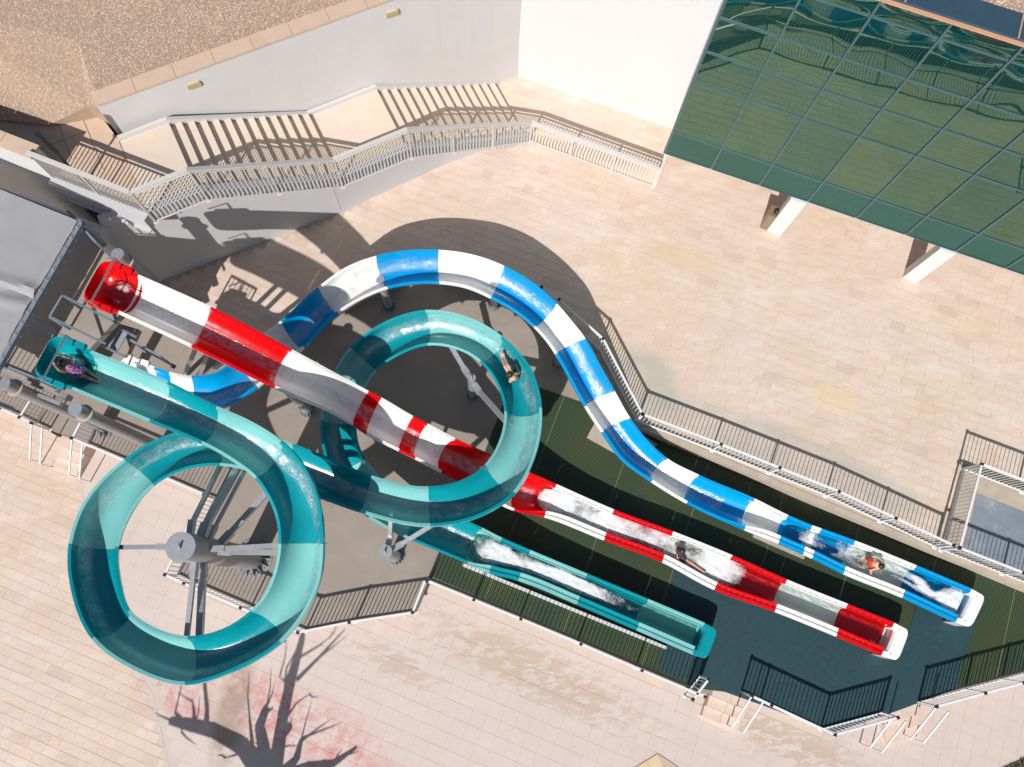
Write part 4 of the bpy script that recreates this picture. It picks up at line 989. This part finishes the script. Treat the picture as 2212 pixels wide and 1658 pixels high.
# tower columns
def tcol(p, label):
    o = thing('tower_column', label, 'column', (p.x, p.y, 0), 'tall round columns carrying the start tower')
    g_ = nbm(); tube(g_, (*p, .02), (*p, 4.95), .15, n=30); obj('shaft', g_, M['galv_dark'], o, True)
    g_ = nbm(); tube(g_, (*p, 4.53), (*p, 4.58), .205, n=24); obj('collar', g_, M['kerb'], o)
    g_ = nbm(); tube(g_, (*p, 4.951), (*p, 4.99), .155, n=30); obj('cap_plate', g_, M['galv'], o)
    flange(o, p, .30, 0, gus=10, hh=.2, rc=.15); return o
tcol(at2(350, 970, 0), 'tall round steel column at the near right corner of the start tower')
tcol(at2(227, 925, 0), 'tall round steel column at the near left corner of the start tower')
tcol(at2(415, 700, 0), 'tall round steel column of the start tower hidden behind the red slide')
# struts between red and blue slide
for (a, za, b, zb, lb) in (((440, 715), 4.4, (396, 815), .1, 'left'), ((462, 728), 4.3, (428, 820), .1, 'middle'), ((512, 755), 4.1, (432, 822), .12, 'right')):
    g_ = nbm(); bar(g_, at(*a, za-.5), at(*b, zb), .10, .10); setp(obj('steel_strut', g_, M['galv_dark']), lb+'most of the three grey steel struts under the red slide' if lb != 'middle' else 'middle one of the three grey steel struts under the red slide', 'strut', 'grey struts under the red slide')

# ------------------------------------------------------------------ start tower
ZD = 4.0
dk = f([(118, 846), (205, 742), (262, 680), (282, 622), (244, 556), (186, 500)], ZD)
dk += [dk[-1]-U*7, dk[0]-U*7+V*.0]
tw = thing('start_tower', 'grey concrete start tower deck with railings and a lower landing', 'tower', (dk[0].x, dk[0].y, 0))
g = nbm(); prism(g, dk, ZD-.22, ZD); obj('deck', g, M['deck'], tw)
lo2 = f([(212, 742), (240, 700), (330, 700), (395, 745), (352, 800), (300, 812), (230, 800)], 2.9)
# front beams
for a, b in ((dk[0], dk[0]-U*7),): 
    g = nbm(); bar(g, (*(a+U*.2), ZD-.35), (*b, ZD-.35), .14, .28); obj('edge_beam', g, M['galv_dark'], tw)
    g = nbm(); bar(g, (*(a+U*.2-V*.22), ZD-.2), (*(b-V*.22), ZD-.2), .09, .14); obj('edge_beam', g, M['galv'], tw)
def towerrail(pts, label, mat='tent_frame', z=ZD, h_=1.0):
    return fence(pts, label, z, z+h_, 'dark railings of the start tower', sp=.125, post=1.3, mat=mat, joints=False, flat=.05)
towerrail([dk[0]-U*.0-V*-.08, dk[0]-U*7+V*.08], 'dark railing along the near edge of the start tower deck')
towerrail([at2(186, 495, ZD)+U*.05, at2(246, 560, ZD)], 'dark railing at the back corner of the start tower deck')
# ladder like stair between the two decks
lad = thing('ladder_stair', 'steep dark stair frame with blue grey treads between the red and the teal start tub', 'stair', (*at2(185, 700, ZD), 2.9))
la, lb = at2(150, 712, ZD), at2(176, 668, ZD)
ld = (at2(205, 742, ZD)-la).normalized(); ld = Vector((U.x, U.y))
for k in range(6):
    z = ZD-.02-.16*k; a = la+ld*.15*k; b = lb+ld*.15*k
    g = nbm(); prism(g, [a, a+ld*.14, b+ld*.14, b], z-.03, z); obj('tread', g, M['step_slat'], lad)
for p in (la, lb):
    g = nbm(); bar(g, (*p, ZD+.9), (*(p+ld*1.0), ZD+.0), .05, .05); obj('hand_rail', g, M['tent_frame'], lad)
    g = nbm(); bar(g, (*p, ZD), (*p, ZD+.9), .05); obj('post', g, M['tent_frame'], lad)
    g = nbm(); bar(g, (*(p+ld*.0), ZD-.06), (*(p+ld*1.0), ZD-1.05), .05, .16); obj('stringer', g, M['tent_frame'], lad)
g = nbm(); bar(g, (*la, ZD+.9), (*lb, ZD+.9), .05); obj('cross_bar', g, M['tent_frame'], lad)
# lower landing for the blue slide
ld2 = [at2(x, y, 2.7) for x, y in ((196, 752), (232, 692), (300, 712), (262, 790), (225, 800))]
g = nbm(); prism(g, ld2, 2.5, 2.7); obj('lower_deck', g, M['deck'], tw)
towerrail([at2(282, 735, 3.6)+V*.0, at2(345, 770, 3.6)], 'dark low railing beside the white start tub of the blue slide', z=2.7, h_=.9)
# canopy
ZC = 5.3
cc = [at2(165, 476, ZC), at2(12, 415, ZC)]; cw = (cc[1]-cc[0]); cu = cw.normalized(); cvn = (at2(0, 760, ZC)-at2(165, 476, ZC)).normalized()
cp_ = thing('canopy', 'grey fabric canopy roof on a steel frame over the start tower', 'canopy', (cc[0].x, cc[0].y, ZD))
bm = nbm(); NUc, NVc = 40, 48; rows = []
for i in range(NUc+1):
    row = []
    for j in range(NVc+1):
        u_ = i/NUc; v_ = j/NVc; p = cc[0]-U*5.2*u_+(cvn*4.6*v_)
        sag = -.10*math.sin(math.pi*min(1, u_*1.3))*math.sin(math.pi*v_)
        q = (v_-.42)-u_*.10; fold = .10*math.exp(-(q/.025)**2)*math.exp(-u_*2.5)+.06*math.exp(-((v_-.50-u_*.22)/.03)**2)*math.exp(-u_*2)-.06*math.exp(-((v_-.46-u_*.05)/.02)**2)*math.exp(-u_*2)
        z = ZC+.25*u_+sag+fold+.012*noise.noise(Vector((u_*9, v_*9, 0)))
        edge = .03*noise.noise(Vector((v_*25, 2, 0))) if i == 0 else 0
        row.append(bm.verts.new((p.x+edge, p.y, z-(.05 if i == 0 else 0))))
    rows.append(row)
for A, B in zip(rows[:-1], rows[1:]):
    for k in range(NVc): bm.faces.new((A[k], A[k+1], B[k+1], B[k]))
bmesh.ops.solidify(bm, geom=bm.faces[:], thickness=.02)
obj('fabric', bm, M['tent'], cp_, True)
e0, e1 = cc[0]+U*.08, cc[0]+cvn*4.6+U*.08
g = nbm(); bar(g, (*e0, ZC-.12), (*e1, ZC-.12), .10, .14); obj('eave_beam', g, M['tent_frame'], cp_)
g = nbm(); bar(g, (*(e0+V*.02), ZC-.12), (*(e0-U*5), ZC+.1), .08, .1); obj('eave_beam', g, M['tent_frame'], cp_)
for k in range(16):
    p = e0.lerp(e1, (k+.5)/16); g = nbm(); bar(g, (*(p+U*.055), ZC-.19), (*(p+U*.0-V*.02), ZC+.03), .015, .015); obj('lashing', g, M['tent'], cp_)
for p in (e0, e0.lerp(e1, .55), e1):
    g = nbm(); bar(g, (*p, ZD), (*p, ZC-.19), .10, .10); obj('post', g, M['tent_frame'], cp_)
# white building wall behind the tower
wc = wl(0, -.1)-U*2.72
g = nbm(); prism(g, [wc, wc+V*.3, wc+V*.3-U*12, wc-U*12], ZL, 5.5); wb = thing('tower_wall', 'white rendered wall behind the start tower with a beige coping', 'wall', (wc.x, wc.y, 0)); obj('wall_face', g, M['white_render'], wb)
for k in range(8):
    a = wc-U*(.9*k)+U*.03; g = nbm(); prism(g, [a-V*.04, a+V*.34, a+V*.34-U*.89, a-V*.04-U*.89], 5.502, 5.57); obj('coping_stone', g, M['coping'], wb)
# bush and post casting the shadow at the landing
lp = wl(0, 0)-U*1.9+V*.15
g = nbm(); tube(g, (*lp, ZT), (*lp, ZT+1.75), .03, n=10); lt = thing('path_lamp', 'slim dark lamp post standing behind the landing railing at the upper left', 'lamp post', (lp.x, lp.y, ZT)); obj('post', g, M['black'], lt)
g = nbm(); tube(g, (*lp, ZT+1.4), (*lp, ZT+2.2), .075, n=14); obj('lamp_head', g, M['black'], lt)

# ------------------------------------------------------------------ glass building
GB0 = at2(1435, 331, 2.5); du = (at2(2062, 543, 2.5)-GB0).normalized(); dn = Vector((-du.y, du.x))
PW = 1.455; HZ = [2.5, 3.6, 5.78, 6.92, 8.05, 9.35, 9.8]; off0 = (at2(1536, 364, 2.5)-GB0).dot(du)
cols = [0, off0]+[off0+PW*k for k in range(1, 13)]
hb = thing('glass_building', 'building with an overhanging front of green mirror glass panes and white side wall', 'building', (GB0.x, GB0.y, ZU))
def face_bar(a, b, z0, z1, th, name, mat, proud=.03):
    g_ = nbm(); A = GB0+du*a; B = GB0+du*b; pts = [A-dn*proud, B-dn*proud, B+dn*th, A+dn*th]; prism(g_, pts, z0, z1); return obj(name, g_, mat, hb)
for i in range(len(cols)-1):
    face_bar(cols[i+1]-.026, cols[i+1]+.026, HZ[0]+.03, HZ[-1], .05, 'mullion', M['frame_teal'], .035)
face_bar(-.035, .035, HZ[0]+.03, HZ[-1], .05, 'mullion', M['frame_teal'], .035)
for k, z in enumerate(HZ[:-1]):
    for i in range(len(cols)-1):
        face_bar(cols[i]+.036, cols[i+1]-.036, z-.014+(.03 if k == 0 else 0), z+.022, .04, 'transom', M['frame_teal'], .03)
rr = random.Random(3)
for k in range(len(HZ)-1):
    for i in range(len(cols)-1):
        a, b, z0, z1 = cols[i]+.027, cols[i+1]-.027, HZ[k]+.023, HZ[k+1]-.015
        if k == len(HZ)-2: z1 = HZ[k+1]-.03
        bm = nbm(); n1, n2 = 8, 8; amp = .0012+.006*max(0, (k-2))/3; bl = rr.uniform(.6, 1.2)
        vs = []
        for p in range(n1+1):
            row = []
            for q in range(n2+1):
                u_, v_ = p/n1, q/n2; s_ = a+(b-a)*u_; z = z0+(z1-z0)*v_
                dep = amp*bl*(math.sin(math.pi*u_)*math.sin(math.pi*v_)*1.5+.5*noise.noise(Vector((s_*2.1, z*1.5, k*3.))))
                P = GB0+du*s_-dn*dep+dn*.0; row.append(bm.verts.new((P.x, P.y, z)))
            vs.append(row)
        for p in range(n1):
            for q in range(n2): bm.faces.new((vs[p][q], vs[p+1][q], vs[p+1][q+1], vs[p][q+1]))
        me = bpy.data.meshes.new('glass_pane'); bmesh.ops.recalc_face_normals(bm, faces=bm.faces[:]); bm.to_mesh(me); bm.free(); me.materials.append(M['spandrel' if k == 0 else 'glass'])
        for p_ in me.polygons: p_.use_smooth = True
        link('glass_pane', me, hb)
# body of the overhang and roof
g = nbm(); A = GB0+dn*.09; prism(g, [A, A+du*17.8, A+du*17.8+dn*10, A+dn*10], 2.52, 9.78); obj('body', g, M['white_render'], hb)
face_bar(-.04, cols[-1], 9.79, 9.81, .06, 'roof_trim', M['copper'], .035)
g = nbm(); A = GB0+dn*.065-du*.04; prism(g, [A, A+du*17.8, A+du*17.8+dn*.62, A+dn*.62], 9.785, 9.86); obj('parapet', g, M['roof_metal'], hb)
for k in range(8):
    a_ = GB0+dn*.066+du*(1.0+2.3*k); g = nbm(); prism(g, [a_, a_+du*.03, a_+du*.03+dn*.6, a_+dn*.6], 9.861, 9.87); obj('parapet_seam', g, M['copper'], hb)
pebbles('roof_gravel', [GB0+dn*.72+du*.6, GB0+dn*.72+du*17, GB0+dn*6+du*17, GB0+dn*6+du*.6], 9.84, 500, .024, M['pebble'], 'gravel with sparse weeds on the roof of the glass building')
# white side wall west of the glass
wa = wallcorner; wbp = at2(1450, 278, ZU); wd_ = (wbp-wa).normalized(); 
g = nbm(); prism(g, [wa-wd_*.05, wbp+wd_*1.2, wbp+wd_*1.2+dn*1.0, wa+dn*1.0-wd_*.05], ZL, 10.8); obj('side_wall', g, M['white_render'], hb)
# pillars under the overhang
for (x0, y0), (x1, y1), lb in (((1655, 500), (1690, 506), 'left'), ((1950, 600), (1978, 606), 'right'), ((2240, 706), (2270, 714), 'far')):
    a_ = at2(x0, y0, ZU); b_ = a_+du*.46; g = nbm(); prism(g, [a_, b_, b_+dn*.28, a_+dn*.28], ZU-.05, 2.51); bmesh.ops.bevel(g, geom=[e for e in g.edges if abs(e.verts[0].co.z-e.verts[1].co.z) > 1], offset=.015, segments=2)
    obj('pillar', g, M['white_render'], hb)
# litter bin by the left pillar
bc = at2(1655, 487, ZU)
bn = thing('litter_bin', 'square bronze litter bin with a dark round opening beside the left white pillar', 'bin', (bc.x, bc.y, ZU))
g = nbm(); prism(g, [bc+du*a+dn*b for a, b in ((-.17, -.17), (.17, -.17), (.17, .17), (-.17, .17))], ZU, ZU+.85); bmesh.ops.bevel(g, geom=g.edges[:], offset=.012, segments=2); obj('body', g, M['bin'], bn)
g = nbm(); prism(g, [bc+du*a+dn*b for a, b in ((-.19, -.19), (.19, -.19), (.19, .19), (-.19, .19))], ZU+.851, ZU+.88); obj('lid', g, M['bin'], bn)
g = nbm(); bmesh.ops.create_uvsphere(g, u_segments=18, v_segments=10, radius=.10, matrix=Matrix.Translation((bc.x+.02, bc.y, ZU+.89))); obj('ash_bowl', g, M['black'], bn, True)

# ------------------------------------------------------------------ bare tree below the frame; its shadow lies on the walk
def sh(x, y, h_):
    """point h_ metres above the walk whose shadow falls at survey pixel x, y"""
    q = at2(x, y, ZL)-SUNH*(h_/math.tan(EL)); return Vector((q.x, q.y, ZL+h_))
tr = thing('bare_tree', 'leafless pollarded tree just below the picture, seen by its branching shadow on the walk', 'tree', (*sh(600, 1730, 1.2).to_2d(), ZL))
def limb(bm, nodes, n_=9):
    for (p, r1), (q, r2) in zip(nodes[:-1], nodes[1:]): tube(bm, p, q, r1*1.15+(.015 if r1 > .055 else 0), r2*1.1+(.012 if r2 > .055 else 0), n_)
tb = sh(610, 1760, 1.3); bm = nbm(); limb(bm, [(Vector((tb.x, tb.y, ZL)), .30), (tb, .26), (sh(585, 1700, 2.2), .26)], 14); obj('trunk', bm, M['bark'], tr, True)
K = sh(585, 1700, 2.2)
br = [[(K, .2), (sh(545, 1640, 2.7), .16), (sh(520, 1610, 3.0), .13), (sh(460, 1578, 3.5), .11), (sh(420, 1568, 3.7), .10), (sh(368, 1557, 3.9), .06)],
      [(sh(445, 1575, 3.6), .06), (sh(447, 1530, 3.9), .045), (sh(443, 1490, 4.1), .04), (sh(440, 1450, 4.3), .03)],
      [(K, .2), (sh(600, 1620, 3.1), .15), (sh(612, 1540, 3.9), .12), (sh(628, 1470, 4.6), .11), (sh(650, 1390, 5.3), .07), (sh(655, 1360, 5.6), .04)],
      [(sh(640, 1470, 4.6), .05), (sh(690, 1420, 5.0), .035), (sh(745, 1360, 5.6), .015)],
      [(sh(648, 1420, 5.0), .03), (sh(690, 1395, 5.3), .02), (sh(712, 1378, 5.5), .01)],
      [(K, .2), (sh(570, 1620, 3.0), .12), (sh(560, 1570, 3.5), .10), (sh(575, 1530, 3.8), .08)],
      [(sh(600, 1600, 3.2), .10), (sh(625, 1570, 3.6), .08)],
      [(K, .2), (sh(660, 1660, 2.6), .09), (sh(720, 1650, 3.0), .06), (sh(770, 1615, 3.5), .03)],
      [(K, .18), (sh(640, 1640, 2.8), .07), (sh(650, 1600, 3.2), .05), (sh(665, 1590, 3.3), .03)],
      [(sh(420, 1568, 3.7), .05), (sh(418, 1530, 4.0), .03), (sh(415, 1515, 4.1), .012)], [(sh(400, 1562, 3.8), .04), (sh(378, 1540, 4.0), .03)], [(sh(392, 1565, 3.8), .03), (sh(392, 1582, 3.6), .012)],
      [(sh(545, 1610, 3.0), .04), (sh(540, 1560, 3.4), .03), (sh(538, 1555, 3.4), .02)], [(sh(615, 1500, 4.3), .04), (sh(618, 1445, 4.8), .02)], [(sh(622, 1480, 4.4), .03), (sh(604, 1462, 4.6), .008)],
      [(sh(612, 1560, 3.8), .04), (sh(640, 1520, 4.1), .02), (sh(668, 1500, 4.3), .008)], [(sh(530, 1625, 2.9), .03), (sh(487, 1638, 2.8), .01)], [(sh(560, 1560, 3.6), .03), (sh(568, 1545, 3.8), .05), (sh(590, 1530, 3.9), .02)]]
rt = random.Random(11)
for base_ in list(br):
    for k in range(3 if len(base_) > 3 else 1):
        i = rt.randrange(1, len(base_)); p_, r_ = base_[i]; d_ = (base_[i][0]-base_[i-1][0]).normalized(); e_ = Vector((rt.uniform(-1, 1), rt.uniform(-1, 1), rt.uniform(-.2, 1))); q_ = p_+(d_+e_*.9)*rt.uniform(.3, .75)
        br.append([(p_, .022), (p_.lerp(q_, .5)+Vector((rt.uniform(-.06, .06), rt.uniform(-.06, .06), 0)), .016), (q_, .006)])
for nodes in br:
    bm = nbm(); limb(bm, nodes, 8); obj('branch', bm, M['bark'], tr, True)
# lawn corner at the lower right
g = nbm(); gp2 = f([(2150, 1668), (2230, 1632), (2400, 1600), (2400, 1900), (2150, 1900)], ZL+.02); 
pebbles('grass', gp2, ZL+.03, 1500, 1.3, M['leafgreen'], 'green lawn corner at the lower right beside the walk', blade=True)

# ------------------------------------------------------------------ people
def person(name, label, caps, mat, parts, voxel=.011):
    """caps: tapered capsules (p, r, q, r) fused into one body; parts: (name, capsules, material)"""
    def fuse(cl, nm, m_, vx, parent):
        bm = nbm()
        for p, r1, q, r2 in cl:
            p = Vector(p); q = Vector(q)
            bmesh.ops.create_uvsphere(bm, u_segments=12, v_segments=8, radius=r1, matrix=Matrix.Translation(p))
            bmesh.ops.create_uvsphere(bm, u_segments=12, v_segments=8, radius=r2, matrix=Matrix.Translation(q))
            if (q-p).length > 1e-4: tube(bm, p, q, r1, r2, 12)
        o = obj(nm, bm, m_, None, True)
        md = o.modifiers.new('fuse', 'REMESH'); md.mode = 'VOXEL'; md.voxel_size = vx; md.use_smooth_shade = True
        sm = o.modifiers.new('soft', 'SMOOTH'); sm.iterations = 3; sm.factor = .5
        dg = bpy.context.evaluated_depsgraph_get(); me = bpy.data.meshes.new_from_object(o.evaluated_get(dg))
        o.modifiers.clear(); o.data = me
        for p_ in me.polygons: p_.use_smooth = True
        if parent is not None:
            o.parent = parent; o.matrix_parent_inverse = Matrix.Translation(-Vector(parent.location))
        return o
    b0 = Vector(caps[0][0]); root = thing(name, label, 'person', (b0.x, b0.y, b0.z-.1))
    fuse(caps, 'body', mat, voxel, root)
    for nm, cl, m_, *vx in parts: fuse(cl, nm, m_, vx[0] if vx else voxel, root)
    return root
def hand(w_, d, n_, s=1., curl=.5, thumb=1):
    """palm and five fingers from wrist w_, direction d, palm normal n_"""
    w_ = Vector(w_); d = Vector(d).normalized(); n_ = Vector(n_); n_ = (n_-d*n_.dot(d)).normalized(); x = d.cross(n_)
    out = []; k = w_+d*.065*s
    for i, ln in ((-1.5, .85), (-.5, 1.), (.5, .95), (1.5, .72)):
        a = w_+d*.015*s+x*i*.010*s; b = k+x*i*.017*s; out.append((a, .011*s, b, .0095*s))
        c_ = b+(d+n_*curl*.5).normalized()*.028*s*ln; e_ = c_+(d+n_*curl*1.5).normalized()*.026*s*ln
        out += [(b, .0085*s, c_, .0078*s), (c_, .0078*s, e_, .0065*s)]
    t0 = w_+d*.02*s+x*thumb*.018*s; t1 = t0+(d+x*thumb*1.1+n_*.3).normalized()*.03*s; out += [(t0, .011*s, t1, .009*s), (t1, .009*s, t1+(d+n_*.5).normalized()*.024*s, .0075*s)]
    return out
def foot(a, toe, up, s=1.):
    a = Vector(a); t = (Vector(toe)-a); up = Vector(up).normalized(); x = t.cross(up).normalized(); out = [(a-t*.2, .03*s, a+t*.55, .033*s)]
    for i in range(-2, 3): out.append((a+t*.5+x*i*.012*s, .014*s, a+t*(1-.04*abs(i+1))+x*i*.014*s, .010*s))
    return out
def head(c_, fwd, up, r=.088):
    c_ = Vector(c_); fwd = Vector(fwd).normalized(); up = Vector(up).normalized(); x = fwd.cross(up).normalized()
    o = [(c_+up*.02, r, c_-up*.03+fwd*.012, r*.82), (c_-up*.075+fwd*.035, r*.45, c_-up*.06+fwd*.04, r*.5), (c_+fwd*r*.93-up*.01, .011, c_+fwd*(r*1.06)-up*.035, .014),
         (c_+x*r*.93-up*.015, .012, c_+x*r*.98-up*.035, .011), (c_-x*r*.93-up*.015, .012, c_-x*r*.98-up*.035, .011), (c_+fwd*r*.86-up*.058-x*.018, .008, c_+fwd*r*.86-up*.058+x*.018, .008)]
    return o
def eyes(c_, fwd, up, r=.088):
    c_ = Vector(c_); fwd = Vector(fwd).normalized(); up = Vector(up).normalized(); x = fwd.cross(up).normalized()
    return [(c_+fwd*r*.88+x*s_*.03, .011, c_+fwd*r*.88+x*s_*.031, .011) for s_ in (-1, 1)]
def P3(x, y, z): return at(x, y, z)
# girl hanging on the grab bar of the teal start tub, face down, feet down the slide
zb = 5.55
hd = P3(134, 785, 5.86); ch = P3(147, 792, 5.68); pv = P3(168, 803, 5.50)
fw = (hd-pv).normalized(); lat = Vector((-fw.y, fw.x, 0)).normalized()
shl, shr = P3(146, 786, 5.72)-Vector((0, 0, 0))+lat*.0, P3(141, 799, 5.72)
hL, hR = P3(129, 767, 6.13), P3(117, 789, 6.13)
caps = [(pv, .105, ch, .10), (ch, .10, P3(143, 791, 5.74), .085), (ch+lat*-.09, .05, ch+lat*.09, .05), (P3(143, 791, 5.76), .045, hd-fw*.03, .048)]
el1 = P3(143, 769, 5.92); el2 = P3(127, 800, 5.92); s1 = ch+lat*(-.13) ; s2 = ch+lat*.13
if (s1-el1).length > (s2-el1).length: s1, s2 = s2, s1
caps += [(s1, .045, el1, .034), (el1, .034, hL, .024), (s2, .045, el2, .034), (el2, .034, hR, .024)]
caps += hand(hL, (hL-el1), Vector((0, 0, -1)), 1., 1.4) + hand(hR, (hR-el2), Vector((0, 0, -1)), 1., 1.4, -1)
k1, k2 = P3(185, 800, 5.36), P3(182, 814, 5.36); a1, a2 = P3(203, 813, 5.27), P3(204, 824, 5.27)
hp1, hp2 = pv+lat*.07, pv-lat*.07
if (hp1-k1).length > (hp2-k1).length: hp1, hp2 = hp2, hp1
caps += [(hp1, .085, k1, .055), (k1, .052, a1, .034), (hp2, .085, k2, .055), (k2, .052, a2, .034)] + foot(a1, a1+(a1-k1).normalized()*.14, (0, 0, 1)) + foot(a2, a2+(a2-k2).normalized()*.14, (0, 0, 1))
caps += head(hd, Vector((fw.x, fw.y, -.6)), Vector((fw.x, fw.y, .9)))
person('person', 'girl in a purple floral swimsuit holding the grab bar of the teal start tub', caps, M['skin'],
       [('swimsuit', [(pv-fw*.01, .115, ch, .110), (hp1-fw*.04, .088, hp1, .088), (hp2-fw*.04, .088, hp2, .088), (ch, .09, ch+(s1-ch)*.6+fw*.04, .03), (ch, .09, ch+(s2-ch)*.6+fw*.04, .03)], M['floral']),
        ('hair', [(hd+Vector((0, 0, .03)), .096, hd+Vector((0, 0, .02))-fw*.03, .09), (hd-fw*.05+Vector((0, 0, .05)), .07, ch+Vector((0, 0, .09)), .035)], M['hair']), ('eyes', eyes(hd, Vector((fw.x, fw.y, -.6)), Vector((fw.x, fw.y, .9))), M['navy'], .005)])
# child sitting in the smaller loop, legs stretched uphill
zf = 2.28
f1, f2 = P3(1084, 772, zf+.06), P3(1089, 771, zf+.06); k1, k2 = P3(1091, 792, zf+.20), P3(1097, 790, zf+.20); hp = P3(1113, 816, zf+.10)
la_ = (P3(1116, 812, zf)-P3(1110, 820, zf)).normalized()
ch = P3(1108, 816, zf+.36); hd = P3(1101, 809, zf+.50)
caps = [(hp, .105, ch, .10), (ch-la_*.08, .055, ch+la_*.08, .055), (ch, .05, hd, .045)]
caps += [(hp+la_*.06, .075, k2, .05), (k2, .048, f2, .032), (hp-la_*.06, .075, k1, .05), (k1, .048, f1, .032)] + foot(f1, f1+Vector((-.03, .06, .12)), (-.5, .8, 0)) + foot(f2, f2+Vector((-.03, .06, .12)), (-.5, .8, 0))
e1, h1 = P3(1121, 806, zf+.16), P3(1116, 793, zf+.1); e2, h2 = P3(1101, 812, zf+.18), P3(1098, 800, zf+.12)
caps += [(ch+la_*.13, .042, e1, .033), (e1, .033, h1, .023), (ch-la_*.13, .042, e2, .033), (e2, .033, h2, .023)]
caps += hand(h1, h1-e1, Vector((0, 0, -1)), .9, .2) + hand(h2, h2-e2, Vector((0, 0, -1)), .9, .2)
fw = (P3(1088, 780, zf+.3)-hd).normalized(); caps += head(hd, fw+Vector((0, 0, -.5)), Vector((0, 0, 1))+fw*.6, .084)
person('person', 'child in dark trunks sitting with stretched legs in the smaller aqua loop', caps, M['skin2'],
       [('swim_trunks', [(hp, .112, hp+(ch-hp)*.25, .108), (hp+la_*.06, .082, hp+la_*.06+(k2-hp)*.4, .07), (hp-la_*.06, .082, hp-la_*.06+(k1-hp)*.4, .07)], M['navy']),
        ('hair', [(hd+Vector((0, 0, .035))-fw*.01, .088, hd-fw*.03+Vector((0, 0, .01)), .082)], M['hair']), ('eyes', eyes(hd, fw+Vector((0, 0, -.5)), Vector((0, 0, 1))+fw*.6, .084), M['navy'], .005)])
# woman with long dark hair lying in the foam of the red run-out
zr_ = .57
hd = P3(1474, 1190, zr_+.10); ch = P3(1467, 1194, zr_-.02); pv = P3(1477, 1208, zr_-.14)
lat = Vector((.35, .93, 0)).normalized(); k1 = P3(1492, 1216, zr_-.06); a1 = P3(1514, 1231, zr_-.03); k2 = P3(1496, 1200, zr_-.16); a2 = P3(1512, 1214, zr_-.2)
s1, s2 = ch+lat*.15, ch-lat*.15
caps = [(pv, .10, ch, .10), (s1-lat*.03, .05, s2+lat*.03, .05), (ch, .045, hd, .045), (pv, .08, k1, .055), (k1, .05, a1, .034), (pv, .08, k2, .055), (k2, .05, a2, .034)] + foot(a1, a1+(a1-k1).normalized()*.15, (0, 0, 1)) + foot(a2, a2+(a2-k2).normalized()*.15, (0, 0, 1))
e1, h1 = P3(1459, 1180, zr_), P3(1466, 1176, zr_-.05); e2, h2 = P3(1463, 1214, zr_-.04), P3(1474, 1216, zr_-.08)
caps += [(s1, .042, e1, .034), (e1, .034, h1, .024), (s2, .042, e2, .034), (e2, .034, h2, .024)] + hand(h1, h1-e1, (0, 0, -1)) + hand(h2, h2-e2, (0, 0, -1))
fw = Vector((.9, -.1, .1)).normalized(); caps += head(hd, fw, Vector((0, 0, 1))-fw*.2)
hs = [(hd+Vector((-.01, 0, .03)), .098, hd-fw*.04, .09)]
for q in ((1462, 1184), (1459, 1189), (1462, 1197), (1465, 1204), (1470, 1206)): hs.append((hd-fw*.05, .04, P3(*q, zr_+.10), .018))
person('person', 'woman with long wet dark hair lying in the foam of the red and white slide', caps, M['skin'], [('hair', hs, M['hair']), ('swimsuit', [(pv, .108, ch-(ch-pv)*.2, .106)], M['navy']), ('eyes', eyes(hd, fw, Vector((0, 0, 1))-fw*.2), M['navy'], .005)])
# boy in orange shorts bent over in the blue run-out
zr_ = .50
hd = P3(1903, 1223, zr_+.34); hp = P3(1884, 1215, zr_+.22); ch = P3(1893, 1218, zr_+.32)
lat = Vector((-.25, .97, 0)).normalized(); s1, s2 = ch+lat*.13, ch-lat*.13
caps = [(hp, .11, ch, .10), (s1-lat*.03, .05, s2+lat*.03, .05), (ch, .048, hd, .045)]
k1, k2 = P3(1874, 1211, zr_+.0), P3(1876, 1222, zr_+.0); a1, a2 = P3(1862, 1212, zr_-.12), P3(1866, 1222, zr_-.14)
caps += [(hp+lat*.06, .08, k1, .055), (k1, .05, a1, .034), (hp-lat*.06, .08, k2, .055), (k2, .05, a2, .034)] + foot(a1, a1+Vector((-.14, .03, -.02)), (0, 0, 1)) + foot(a2, a2+Vector((-.14, .03, -.02)), (0, 0, 1))
e2, h2 = P3(1880, 1232, zr_+.16), P3(1883, 1244, zr_+.02); e1, h1 = P3(1903, 1214, zr_+.1), P3(1909, 1218, zr_-.06)
caps += [(s2, .042, e2, .033), (e2, .033, h2, .023), (s1, .042, e1, .033), (e1, .033, h1, .023)] + hand(h2, h2-e2, (0, 0, -1), 1., .2) + hand(h1, h1-e1, (0, 0, -1), 1., .2)
fw = Vector((.7, -.25, -.65)).normalized(); caps += head(hd, fw, Vector((.6, -.15, .7)).normalized(), .09)
person('person', 'boy in orange red shorts bending forward in the water of the blue run-out', caps, M['skin2'],
       [('shorts', [(hp, .118, hp+(ch-hp)*.3, .112), (hp+lat*.06, .09, hp+lat*.06+(k1-hp)*.7, .075), (hp-lat*.06, .09, hp-lat*.06+(k2-hp)*.7, .075)], M['orange']),
        ('hair', [(hd+Vector((-.0, 0, .025)), .094, hd-fw*.03+Vector((0, 0, .02)), .088)], M['hair']), ('eyes', eyes(hd, fw, Vector((.6, -.15, .7)), .09), M['navy'], .005)])
